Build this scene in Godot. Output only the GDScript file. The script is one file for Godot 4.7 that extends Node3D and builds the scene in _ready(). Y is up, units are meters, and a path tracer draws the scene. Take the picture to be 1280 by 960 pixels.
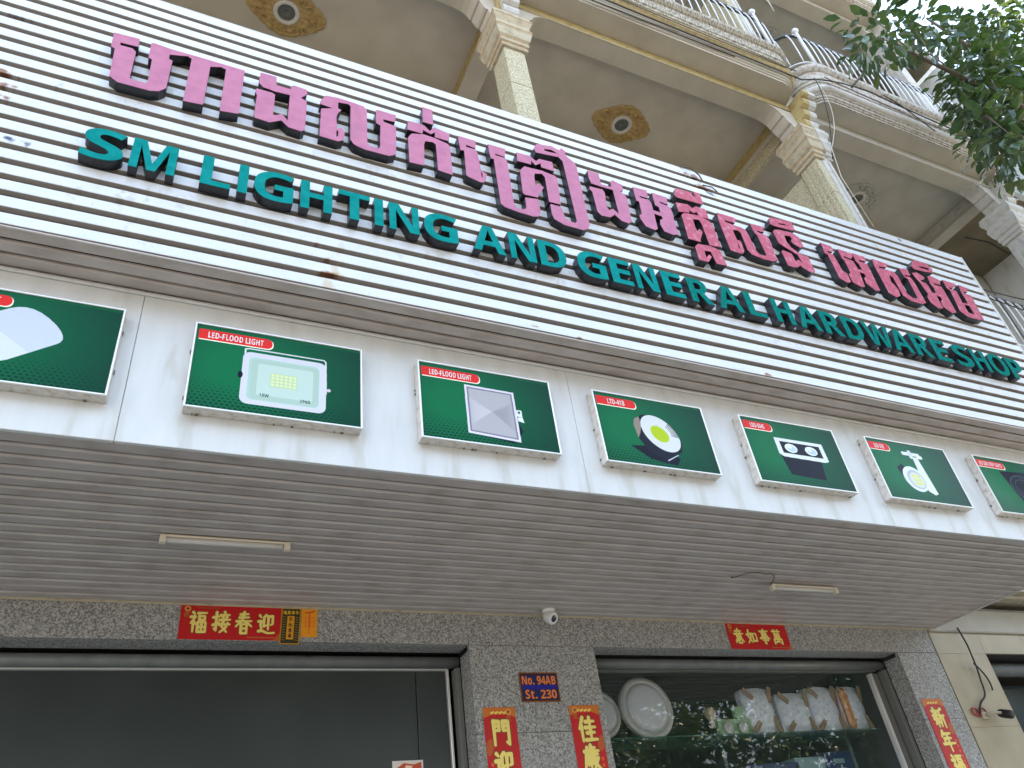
extends Node3D
# A two-bay shophouse with a ribbed sign over a flat canopy, seen from the pavement. x runs along the street, y is up, z points out of the facade.

var M := {}
var bank := {}
var used := {}
var rng := RandomNumberGenerator.new()
const ZS := 1.87          # face of the ribbed sign
const ZF := 1.645         # face of the white fascia
const YS := 3.357         # underside of the canopy
const YC := 9.2           # underside of the balcony beams
const STOREY := 4.07

# ---------------------------------------------------------------- helpers
func lin(r: float, g: float, b: float) -> Color:
	return Color(r, g, b).linear_to_srgb()

func mat(key: String, c: Color, rough := 0.8, metal := 0.0) -> StandardMaterial3D:
	var m := StandardMaterial3D.new()
	m.albedo_color = c
	m.roughness = rough
	m.metallic = metal
	M[key] = m
	return m

func noise_tex(seed_: int, freq: float, stops: Array, size := 512, kind := FastNoiseLite.TYPE_SIMPLEX_SMOOTH, octaves := 4, normal := false) -> NoiseTexture2D:
	var n := FastNoiseLite.new()
	n.seed = seed_
	n.frequency = freq
	n.noise_type = kind
	n.fractal_octaves = octaves
	var t := NoiseTexture2D.new()
	t.width = size
	t.height = size
	t.seamless = true
	t.noise = n
	if normal:
		t.as_normal_map = true
		t.bump_strength = 3.0
	else:
		var g := Gradient.new()
		g.offsets = PackedFloat32Array(stops.map(func(s): return s[0]))
		g.colors = PackedColorArray(stops.map(func(s): return s[1]))
		t.color_ramp = g
	return t

func tri_mat(key: String, tex: Texture2D, scale: float, rough := 0.8, tint := Color.WHITE, metal := 0.0) -> StandardMaterial3D:
	var m := mat(key, tint, rough, metal)
	m.albedo_texture = tex
	m.uv1_triplanar = true
	m.uv1_world_triplanar = true
	m.uv1_scale = Vector3.ONE * scale
	return m

func begin(smooth := false) -> SurfaceTool:
	var st := SurfaceTool.new()
	st.begin(Mesh.PRIMITIVE_TRIANGLES)
	st.set_smooth_group(0 if smooth else -1)
	return st

func tri(st: SurfaceTool, a: Vector3, b: Vector3, c: Vector3) -> void:
	st.add_vertex(a); st.add_vertex(b); st.add_vertex(c)

func quad(st: SurfaceTool, a: Vector3, b: Vector3, c: Vector3, d: Vector3) -> void:
	tri(st, a, b, c); tri(st, a, c, d)

func bx(st: SurfaceTool, a: Vector3, b: Vector3, xf := Transform3D.IDENTITY) -> void:
	var p := []
	for i in 8:
		p.append(xf * Vector3(b.x if i & 1 else a.x, b.y if i & 2 else a.y, b.z if i & 4 else a.z))
	quad(st, p[4], p[6], p[7], p[5]); quad(st, p[1], p[3], p[2], p[0])
	quad(st, p[0], p[2], p[6], p[4]); quad(st, p[5], p[7], p[3], p[1])
	quad(st, p[2], p[3], p[7], p[6]); quad(st, p[0], p[4], p[5], p[1])

# a box with its edges cut at 45 degrees
func bevel(st: SurfaceTool, a: Vector3, b: Vector3, c := 0.004, xf := Transform3D.IDENTITY) -> void:
	var o := (a + b) * 0.5
	var h := (b - a) * 0.5
	c = minf(c, minf(h.x, minf(h.y, h.z)) * 0.9)
	var f := func(sx, sy, sz, ax): # corner vertex on the face of axis ax
		var v := Vector3(sx * (h.x - (0.0 if ax == 0 else c)), sy * (h.y - (0.0 if ax == 1 else c)), sz * (h.z - (0.0 if ax == 2 else c)))
		return xf * (o + v)
	for s in [-1.0, 1.0]:
		var qx = [f.call(s, -1.0, -1.0, 0), f.call(s, 1.0, -1.0, 0), f.call(s, 1.0, 1.0, 0), f.call(s, -1.0, 1.0, 0)]
		var qy = [f.call(-1.0, s, -1.0, 1), f.call(-1.0, s, 1.0, 1), f.call(1.0, s, 1.0, 1), f.call(1.0, s, -1.0, 1)]
		var qz = [f.call(-1.0, -1.0, s, 2), f.call(1.0, -1.0, s, 2), f.call(1.0, 1.0, s, 2), f.call(-1.0, 1.0, s, 2)]
		for q in [qx, qy, qz]:
			if s > 0.0: quad(st, q[3], q[2], q[1], q[0])
			else: quad(st, q[0], q[1], q[2], q[3])
		for t in [-1.0, 1.0]:
			var e1 = [f.call(-1.0, s, t, 1), f.call(1.0, s, t, 1), f.call(1.0, s, t, 2), f.call(-1.0, s, t, 2)]
			var e2 = [f.call(s, -1.0, t, 0), f.call(s, 1.0, t, 0), f.call(s, 1.0, t, 2), f.call(s, -1.0, t, 2)]
			var e3 = [f.call(s, t, -1.0, 0), f.call(s, t, 1.0, 0), f.call(s, t, 1.0, 1), f.call(s, t, -1.0, 1)]
			for e in [[e1, s * t > 0.0], [e2, s * t < 0.0], [e3, s * t > 0.0]]:
				var q = e[0]
				if e[1]: quad(st, q[0], q[1], q[2], q[3])
				else: quad(st, q[3], q[2], q[1], q[0])
			for u in [-1.0, 1.0]:
				var k = [f.call(s, t, u, 0), f.call(s, t, u, 1), f.call(s, t, u, 2)]
				if s * t * u > 0.0: tri(st, k[2], k[1], k[0])
				else: tri(st, k[0], k[1], k[2])

# a flat outline in x, y given a depth from z0 to z1, then moved by xf
func extrude(st: SurfaceTool, pts: PackedVector2Array, z0: float, z1: float, xf := Transform3D.IDENTITY, front := true, sides := true, back := true) -> void:
	var p := pts
	if not Geometry2D.is_polygon_clockwise(p):
		p = p.duplicate(); p.reverse()
	var ix := Geometry2D.triangulate_polygon(p)
	for k in range(0, ix.size(), 3):
		var a := p[ix[k]]; var b := p[ix[k + 1]]; var c := p[ix[k + 2]]
		if (b - a).cross(c - a) > 0.0:
			var tmp := b; b = c; c = tmp
		if front: tri(st, xf * Vector3(a.x, a.y, z1), xf * Vector3(b.x, b.y, z1), xf * Vector3(c.x, c.y, z1))
		if back: tri(st, xf * Vector3(c.x, c.y, z0), xf * Vector3(b.x, b.y, z0), xf * Vector3(a.x, a.y, z0))
	if sides:
		for i in p.size():
			var a := p[i]; var b := p[(i + 1) % p.size()]
			quad(st, xf * Vector3(b.x, b.y, z1), xf * Vector3(a.x, a.y, z1), xf * Vector3(a.x, a.y, z0), xf * Vector3(b.x, b.y, z0))

# a turned shape: profile of (radius, height) about the y axis of xf
func lathe(st: SurfaceTool, prof: Array, n: int, xf := Transform3D.IDENTITY) -> void:
	for i in n:
		var a0 := TAU * i / n
		var a1 := TAU * (i + 1) / n
		for k in prof.size() - 1:
			var r0: float = prof[k][0]; var h0: float = prof[k][1]
			var r1: float = prof[k + 1][0]; var h1: float = prof[k + 1][1]
			var p0 := xf * Vector3(cos(a0) * r0, h0, sin(a0) * r0)
			var p1 := xf * Vector3(cos(a1) * r0, h0, sin(a1) * r0)
			var p2 := xf * Vector3(cos(a1) * r1, h1, sin(a1) * r1)
			var p3 := xf * Vector3(cos(a0) * r1, h1, sin(a0) * r1)
			if r0 > 0.0: tri(st, p0, p1, p2)
			if r1 > 0.0: tri(st, p0, p2, p3)

func tube(st: SurfaceTool, pts: Array, r: float, n := 8, r_end := -1.0) -> void:
	if r_end < 0.0: r_end = r
	var rings := []
	var up := Vector3(0.13, 0.97, 0.21).normalized()
	for i in pts.size():
		var d: Vector3 = (pts[mini(i + 1, pts.size() - 1)] - pts[maxi(i - 1, 0)]).normalized()
		var s := d.cross(up)
		if s.length() < 0.15: s = d.cross(Vector3(0.9, 0.1, 0.4))
		s = s.normalized()
		var t := s.cross(d).normalized()
		up = t
		var ring := []
		var rr := lerpf(r, r_end, float(i) / maxi(pts.size() - 1, 1))
		for k in n:
			var a := TAU * k / n
			ring.append(pts[i] + (s * cos(a) + t * sin(a)) * rr)
		rings.append(ring)
	for i in rings.size() - 1:
		for k in n:
			quad(st, rings[i][k], rings[i][(k + 1) % n], rings[i + 1][(k + 1) % n], rings[i + 1][k])
	for k in range(1, n - 1):
		tri(st, rings[0][0], rings[0][k + 1], rings[0][k])
		var e = rings[rings.size() - 1]
		tri(st, e[0], e[k], e[k + 1])

func sag(a: Vector3, b: Vector3, drop: float, n := 10) -> Array:
	var out := []
	for i in n + 1:
		var t := float(i) / n
		out.append(a.lerp(b, t) - Vector3(0, drop * 4.0 * t * (1.0 - t), 0))
	return out

func bez(a: Vector3, b: Vector3, c: Vector3, d: Vector3, n := 10) -> Array:
	var out := []
	for i in n + 1:
		out.append(a.bezier_interpolate(b, c, d, float(i) / n))
	return out

# cross-section (out, y) swept along a line of [point, outward direction] in the x, z plane
func sweep(st: SurfaceTool, prof: Array, path: Array) -> void:
	for i in path.size() - 1:
		for k in prof.size() - 1:
			var q := []
			for e in [[i, k], [i + 1, k], [i + 1, k + 1], [i, k + 1]]:
				var pp = path[e[0]]
				var pf = prof[e[1]]
				q.append(Vector3(pp[0].x + pp[1].x * pf[0], pf[1], pp[0].y + pp[1].y * pf[0]))
			quad(st, q[3], q[2], q[1], q[0])

func numbered(called: String) -> String:
	if not used.has(called):
		used[called] = 0
		return called
	used[called] += 1
	return "%s_%03d" % [called, used[called]]

func part(called: String, st: SurfaceTool, m: Material, parent: Node3D, label := "") -> MeshInstance3D:
	st.generate_normals()
	return inst(called, st.commit(), m, parent, label)

func inst(called: String, mesh: Mesh, m: Material, parent: Node3D, label := "") -> MeshInstance3D:
	var o := MeshInstance3D.new()
	o.name = called
	o.mesh = mesh
	if m: o.material_override = m
	parent.add_child(o, true)
	if label != "": o.set_meta("label", label)
	return o

func thing(called: String, label: String, category: String, at := Vector3.ZERO, group := "") -> Node3D:
	var o := Node3D.new()
	o.name = numbered(called)
	add_child(o)
	o.position = at
	o.set_meta("label", label)
	o.set_meta("category", category)
	if group != "": o.set_meta("group", group)
	return o

func single(called: String, st: SurfaceTool, m: Material, label: String, category: String, group := "") -> MeshInstance3D:
	st.generate_normals()
	var o := MeshInstance3D.new()
	o.name = numbered(called)
	o.mesh = st.commit()
	o.material_override = m
	add_child(o)
	o.set_meta("label", label)
	o.set_meta("category", category)
	if group != "": o.set_meta("group", group)
	return o

func structure(called: String, st: SurfaceTool, m: Material) -> void:
	st.generate_normals()
	var o := MeshInstance3D.new()
	o.name = called
	o.mesh = st.commit()
	o.material_override = m
	add_child(o)
	o.set_meta("kind", "structure")

# ---------------------------------------------------------------- print on paper and plates
func ip(img: Image, pts: Array, c: Color) -> void: # filled outline, even-odd, in pixels
	var y0 := 1e9
	var y1 := -1e9
	for p in pts:
		y0 = minf(y0, p.y); y1 = maxf(y1, p.y)
	for y in range(maxi(0, int(y0)), mini(img.get_height(), int(y1) + 1)):
		var xs := []
		var yc := y + 0.5
		for i in pts.size():
			var a: Vector2 = pts[i]
			var b: Vector2 = pts[(i + 1) % pts.size()]
			if (a.y <= yc) != (b.y <= yc):
				xs.append(a.x + (yc - a.y) / (b.y - a.y) * (b.x - a.x))
		xs.sort()
		for i in range(0, xs.size() - 1, 2):
			var xa := maxi(0, int(round(xs[i])))
			var xb := mini(img.get_width(), int(round(xs[i + 1])))
			if xb > xa:
				if c.a < 1.0:
					for x in range(xa, xb):
						img.set_pixel(x, y, img.get_pixel(x, y).lerp(Color(c, 1.0), c.a))
				else:
					img.fill_rect(Rect2i(xa, y, xb - xa, 1), c)

func ie(cx: float, cy: float, rx: float, ry: float, rot := 0.0, n := 40) -> Array:
	var out := []
	for i in n:
		var a := TAU * i / n
		out.append(Vector2(cx, cy) + Vector2(cos(a) * rx, sin(a) * ry).rotated(rot))
	return out

func irr(x0: float, y0: float, x1: float, y1: float, r: float) -> Array: # rounded rectangle
	var out := []
	for c in [[x1 - r, y0 + r, -PI / 2], [x1 - r, y1 - r, 0.0], [x0 + r, y1 - r, PI / 2], [x0 + r, y0 + r, PI]]:
		for k in 7:
			var a: float = c[2] + PI / 2 * k / 6
			out.append(Vector2(c[0] + cos(a) * r, c[1] + sin(a) * r))
	return out

func iline(img: Image, pts: Array, w0: float, w1: float, c: Color) -> void: # a brush stroke that tapers
	for i in pts.size() - 1:
		var a: Vector2 = pts[i]
		var b: Vector2 = pts[i + 1]
		var n := (b - a).orthogonal().normalized()
		var wa := lerpf(w0, w1, float(i) / (pts.size() - 1)) * 0.5
		var wb := lerpf(w0, w1, float(i + 1) / (pts.size() - 1)) * 0.5
		ip(img, [a + n * wa, b + n * wb, b - n * wb, a - n * wa], c)
		ip(img, ie(a.x, a.y, wa, wa, 0.0, 10), c)
		ip(img, ie(b.x, b.y, wb, wb, 0.0, 10), c)

func brush(img: Image, strokes: String, at: Vector2, size: Vector2, w: float, c: Color) -> void:
	for s in strokes.split("/"):
		var pts := []
		for q in s.strip_edges().split(" "):
			var v = q.split(",")
			pts.append(at + Vector2(float(v[0]), float(v[1])) * 0.01 * size)
		iline(img, pts, w * 1.15, w * 0.75, c)

func itext(img: Image, s: String, at: Vector2, h: float, w: float, c: Color) -> void: # at = top left, h = cap height, w = width of the line
	var tm := TextMesh.new()
	tm.font = bank.sans
	tm.text = s
	tm.font_size = 64
	tm.pixel_size = 1.0
	tm.depth = 0.0
	var a := tm.get_mesh_arrays()
	var v: PackedVector3Array = a[Mesh.ARRAY_VERTEX]
	var ix: PackedInt32Array = a[Mesh.ARRAY_INDEX] if a[Mesh.ARRAY_INDEX] else PackedInt32Array(range(v.size()))
	var lo := Vector2(1e9, 1e9)
	var hi := Vector2(-1e9, -1e9)
	for p in v:
		lo = lo.min(Vector2(p.x, p.y)); hi = hi.max(Vector2(p.x, p.y))
	var f := func(p: Vector3): return at + Vector2((p.x - lo.x) / (hi.x - lo.x) * w, (hi.y - p.y) / (hi.y - lo.y) * h)
	for k in range(0, ix.size(), 3):
		ip(img, [f.call(v[ix[k]]), f.call(v[ix[k + 1]]), f.call(v[ix[k + 2]])], c)

func print_mat(key: String, img: Image, rough := 0.5) -> StandardMaterial3D:
	img.generate_mipmaps()
	var m := mat(key, Color.WHITE, rough)
	m.albedo_texture = ImageTexture.create_from_image(img)
	return m

# a printed sheet with a thickness: the face carries the print, its edges the same colours
func sheet(x0: float, x1: float, y0: float, y1: float, z0: float, z1: float, lean := 0.0) -> SurfaceTool:
	var st := begin()
	var c := [Vector3(x0, y0, z1), Vector3(x1, y0, z1), Vector3(x1 + lean, y1, z1), Vector3(x0 + lean, y1, z1)]
	var uv := [Vector2(0.005, 0.995), Vector2(0.995, 0.995), Vector2(0.995, 0.005), Vector2(0.005, 0.005)]
	for k in [0, 3, 2, 0, 2, 1]:
		st.set_uv(uv[k]); st.add_vertex(c[k])
	for i in 4:
		var j := (i + 1) % 4
		var ai: Vector3 = c[i]; var aj: Vector3 = c[j]
		var bi := Vector3(ai.x, ai.y, z0); var bj := Vector3(aj.x, aj.y, z0)
		for e in [[ai, uv[i]], [aj, uv[j]], [bj, uv[j]], [ai, uv[i]], [bj, uv[j]], [bi, uv[i]]]:
			st.set_uv(e[1]); st.add_vertex(e[0])
	return st

# ---------------------------------------------------------------- materials
func materials() -> void:
	var sf := SystemFont.new()
	sf.font_names = PackedStringArray(["Droid Sans"])
	sf.font_weight = 700
	bank.sans = sf
	var g := func(v: float, r := 1.0, b := 1.0): return lin(v * r, v, v * b)
	tri_mat("granite", noise_tex(11, 0.3, [[0.0, g.call(0.075)], [0.3, g.call(0.155, 1.02, 0.95)], [0.48, g.call(0.27, 1.03, 0.93)], [0.66, g.call(0.37, 1.03, 0.93)], [1.0, g.call(0.54)]], 512, FastNoiseLite.TYPE_VALUE, 2), 1.0, 0.5)
	M.granite.normal_enabled = true
	M.granite.normal_texture = noise_tex(12, 0.12, [], 512, FastNoiseLite.TYPE_SIMPLEX, 3, true)
	M.granite.normal_scale = 0.12
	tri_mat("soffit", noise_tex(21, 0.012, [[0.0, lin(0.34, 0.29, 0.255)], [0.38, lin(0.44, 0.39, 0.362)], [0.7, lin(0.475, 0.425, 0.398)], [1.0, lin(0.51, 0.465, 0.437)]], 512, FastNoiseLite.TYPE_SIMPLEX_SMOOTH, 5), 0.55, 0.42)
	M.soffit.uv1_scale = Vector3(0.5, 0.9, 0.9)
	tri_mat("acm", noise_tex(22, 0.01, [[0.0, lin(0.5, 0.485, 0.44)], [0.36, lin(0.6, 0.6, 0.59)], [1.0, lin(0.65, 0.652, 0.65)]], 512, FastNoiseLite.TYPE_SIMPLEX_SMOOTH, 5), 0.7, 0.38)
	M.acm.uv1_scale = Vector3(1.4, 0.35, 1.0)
	tri_mat("box_metal", noise_tex(23, 0.03, [[0.0, lin(0.34, 0.26, 0.18)], [0.3, lin(0.56, 0.51, 0.45)], [1.0, lin(0.68, 0.65, 0.61)]], 256), 3.0, 0.45)
	mat("frame_edge", lin(0.72, 0.7, 0.66), 0.3, 0.4)
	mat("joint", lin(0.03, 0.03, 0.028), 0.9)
	mat("seal", lin(0.16, 0.15, 0.14), 0.8)
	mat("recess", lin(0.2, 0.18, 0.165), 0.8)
	tri_mat("letter_side", noise_tex(24, 0.05, [[0.0, lin(0.008, 0.009, 0.012)], [0.6, lin(0.016, 0.017, 0.022)], [1.0, lin(0.035, 0.036, 0.04)]], 256), 3.0, 0.4)
	tri_mat("pink", noise_tex(25, 0.02, [[0.0, lin(0.43, 0.165, 0.265)], [0.5, lin(0.48, 0.185, 0.29)], [1.0, lin(0.52, 0.21, 0.315)]], 256), 2.0, 0.75)
	M.pink.metallic_specular = 0.25
	tri_mat("rose", noise_tex(26, 0.03, [[0.0, lin(0.58, 0.3, 0.38)], [0.3, lin(0.52, 0.14, 0.2)], [0.62, lin(0.44, 0.1, 0.15)], [1.0, lin(0.52, 0.17, 0.24)]], 512, FastNoiseLite.TYPE_SIMPLEX, 5), 0.7, 0.75)
	M.rose.metallic_specular = 0.25
	tri_mat("teal", noise_tex(27, 0.02, [[0.0, lin(0.004, 0.19, 0.18)], [0.5, lin(0.006, 0.235, 0.225)], [1.0, lin(0.012, 0.27, 0.26)]], 256), 2.0, 0.75)
	M.teal.metallic_specular = 0.1
	tri_mat("teal_worn", noise_tex(28, 0.025, [[0.0, lin(0.03, 0.25, 0.25)], [0.35, lin(0.005, 0.18, 0.155)], [1.0, lin(0.004, 0.14, 0.12)]], 512, FastNoiseLite.TYPE_SIMPLEX, 5), 1.6, 0.75)
	M.teal_worn.metallic_specular = 0.1
	tri_mat("plaster", noise_tex(31, 0.012, [[0.0, lin(0.43, 0.385, 0.32)], [0.5, lin(0.48, 0.435, 0.365)], [1.0, lin(0.52, 0.475, 0.405)]], 512, FastNoiseLite.TYPE_SIMPLEX_SMOOTH, 5), 0.35, 0.9)
	var pb: StandardMaterial3D = M.plaster.duplicate()
	pb.albedo_color = Color(0.96, 0.98, 1.0)
	M.plaster_b = pb
	tri_mat("cream", noise_tex(33, 0.02, [[0.0, lin(0.28, 0.22, 0.14)], [0.4, lin(0.43, 0.37, 0.26)], [1.0, lin(0.49, 0.43, 0.32)]], 512, FastNoiseLite.TYPE_SIMPLEX_SMOOTH, 5), 0.9, 0.85)
	tri_mat("yellow", noise_tex(34, 0.02, [[0.0, lin(0.26, 0.19, 0.075)], [0.4, lin(0.4, 0.31, 0.135)], [1.0, lin(0.46, 0.37, 0.18)]], 512, FastNoiseLite.TYPE_SIMPLEX_SMOOTH, 5), 0.9, 0.85)
	tri_mat("yellow_pale", noise_tex(52, 0.03, [[0.0, lin(0.2, 0.15, 0.08)], [0.25, lin(0.44, 0.34, 0.17)], [1.0, lin(0.54, 0.44, 0.25)]], 512, FastNoiseLite.TYPE_SIMPLEX, 5), 0.8, 0.85)
	tri_mat("orange_line", noise_tex(35, 0.03, [[0.0, lin(0.3, 0.17, 0.07)], [1.0, lin(0.55, 0.38, 0.2)]], 256), 2.0, 0.85)
	tri_mat("dirty", noise_tex(36, 0.045, [[0.0, lin(0.07, 0.055, 0.04)], [0.35, lin(0.2, 0.165, 0.125)], [0.52, lin(0.38, 0.34, 0.27)], [1.0, lin(0.55, 0.51, 0.43)]], 512, FastNoiseLite.TYPE_SIMPLEX, 5), 0.8, 0.9)
	M.dirty.uv1_scale = Vector3(1.6, 0.5, 1.0)
	tri_mat("white_paint", noise_tex(37, 0.02, [[0.0, lin(0.36, 0.33, 0.28)], [0.4, lin(0.48, 0.455, 0.415)], [1.0, lin(0.54, 0.52, 0.485)]], 512, FastNoiseLite.TYPE_SIMPLEX_SMOOTH, 5), 0.9, 0.8)
	tri_mat("stained_white", noise_tex(38, 0.035, [[0.0, lin(0.2, 0.1, 0.06)], [0.24, lin(0.29, 0.21, 0.155)], [0.38, lin(0.4, 0.37, 0.325)], [1.0, lin(0.52, 0.495, 0.455)]], 512, FastNoiseLite.TYPE_SIMPLEX, 5), 0.7, 0.85)
	tri_mat("stone", noise_tex(39, 0.2, [[0.0, lin(0.15, 0.12, 0.07)], [0.4, lin(0.37, 0.32, 0.2)], [0.6, lin(0.5, 0.45, 0.31)], [1.0, lin(0.7, 0.65, 0.5)]], 512, FastNoiseLite.TYPE_VALUE, 3), 1.4, 0.8)
	tri_mat("ochre", noise_tex(40, 0.03, [[0.0, lin(0.28, 0.18, 0.06)], [0.5, lin(0.42, 0.29, 0.12)], [1.0, lin(0.5, 0.37, 0.18)]], 256), 2.0, 0.8)
	tri_mat("grey_relief", noise_tex(41, 0.03, [[0.0, lin(0.36, 0.35, 0.32)], [1.0, lin(0.5, 0.49, 0.46)]], 256), 2.0, 0.85)
	tri_mat("brown_ceiling", noise_tex(42, 0.01, [[0.0, lin(0.12, 0.1, 0.065)], [1.0, lin(0.19, 0.16, 0.11)]], 256), 0.6, 0.85)
	tri_mat("tile", noise_tex(43, 0.01, [[0.0, lin(0.33, 0.275, 0.18)], [1.0, lin(0.41, 0.345, 0.235)]], 256), 0.8, 0.3)
	mat("lamp_glass", lin(0.1, 0.11, 0.1), 0.12)
	mat("lamp_ring", lin(0.55, 0.53, 0.5), 0.4)
	mat("rail_white", lin(0.62, 0.63, 0.65), 0.3, 0.1)
	mat("rail_dark", lin(0.05, 0.045, 0.045), 0.4)
	mat("black", lin(0.012, 0.012, 0.013), 0.5)
	mat("cable_black", lin(0.02, 0.02, 0.02), 0.6)
	mat("cable_pale", lin(0.5, 0.46, 0.38), 0.6)
	mat("cable_brown", lin(0.12, 0.08, 0.05), 0.7)
	mat("plastic_white", lin(0.72, 0.71, 0.68), 0.3)
	mat("tube_cover", lin(0.55, 0.53, 0.5), 0.35)
	mat("tube_cap", lin(0.7, 0.62, 0.48), 0.5)
	mat("lens", lin(0.01, 0.01, 0.03), 0.06)
	tri_mat("shutter_grey", noise_tex(44, 0.02, [[0.0, lin(0.1, 0.11, 0.105)], [1.0, lin(0.17, 0.18, 0.175)]], 256), 1.2, 0.4)
	tri_mat("door_metal", noise_tex(45, 0.008, [[0.0, lin(0.022, 0.028, 0.026)], [1.0, lin(0.036, 0.043, 0.04)]], 256), 0.6, 0.28)
	mat("aluminium", lin(0.6, 0.61, 0.6), 0.3, 0.6)
	mat("frame_grey", lin(0.14, 0.14, 0.125), 0.45)
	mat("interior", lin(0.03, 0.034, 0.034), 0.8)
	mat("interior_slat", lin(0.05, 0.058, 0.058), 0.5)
	var gl := mat("glass", Color(0.5, 0.62, 0.58, 0.03), 0.01)
	gl.transparency = BaseMaterial3D.TRANSPARENCY_ALPHA
	gl.metallic_specular = 0.4
	var sg := mat("shelf_glass", Color(0.25, 0.5, 0.42, 0.35), 0.05)
	sg.transparency = BaseMaterial3D.TRANSPARENCY_ALPHA
	mat("diffuser", lin(0.5, 0.53, 0.56), 0.25)
	mat("lamp_rim", lin(0.42, 0.43, 0.42), 0.3, 0.2)
	mat("mint", lin(0.25, 0.42, 0.24), 0.4)
	tri_mat("wrap", noise_tex(46, 0.03, [[0.0, lin(0.36, 0.42, 0.5)], [0.5, lin(0.55, 0.6, 0.66)], [1.0, lin(0.72, 0.75, 0.78)]], 256), 3.0, 0.2)
	tri_mat("wrap_amber", noise_tex(47, 0.03, [[0.0, lin(0.35, 0.13, 0.03)], [1.0, lin(0.6, 0.3, 0.1)]], 256), 3.0, 0.2)
	mat("card", lin(0.24, 0.17, 0.1), 0.7)
	mat("blue_box", lin(0.015, 0.04, 0.14), 0.4)
	mat("pale_box", lin(0.25, 0.4, 0.42), 0.5)
	mat("bark", lin(0.11, 0.09, 0.065), 0.9)
	var leaf_tones := [[lin(0.024, 0.05, 0.024), "leaf"], [lin(0.014, 0.034, 0.02), "leaf_dark"], [lin(0.05, 0.075, 0.018), "leaf_young"]]
	for e in leaf_tones:
		var lm := mat(e[1], e[0], 0.32)
		lm.backlight_enabled = true
		lm.backlight = lin(0.05, 0.085, 0.01)
		lm.cull_mode = BaseMaterial3D.CULL_DISABLED
	tri_mat("asphalt", noise_tex(48, 0.08, [[0.0, lin(0.1, 0.095, 0.085)], [1.0, lin(0.16, 0.15, 0.135)]], 256), 1.0, 0.9)
	tri_mat("paving", noise_tex(49, 0.03, [[0.0, lin(0.3, 0.27, 0.22)], [1.0, lin(0.44, 0.4, 0.34)]], 256), 0.8, 0.85)
	tri_mat("render_wall", noise_tex(50, 0.01, [[0.0, lin(0.5, 0.46, 0.38)], [1.0, lin(0.66, 0.62, 0.53)]], 256), 0.4, 0.9)
	mat("window_dark", lin(0.03, 0.04, 0.05), 0.1)
	mat("door_brown", lin(0.12, 0.07, 0.04), 0.5)
	mat("maroon", lin(0.07, 0.012, 0.015), 0.85)
	mat("red_paint", lin(0.35, 0.02, 0.02), 0.4)

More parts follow.
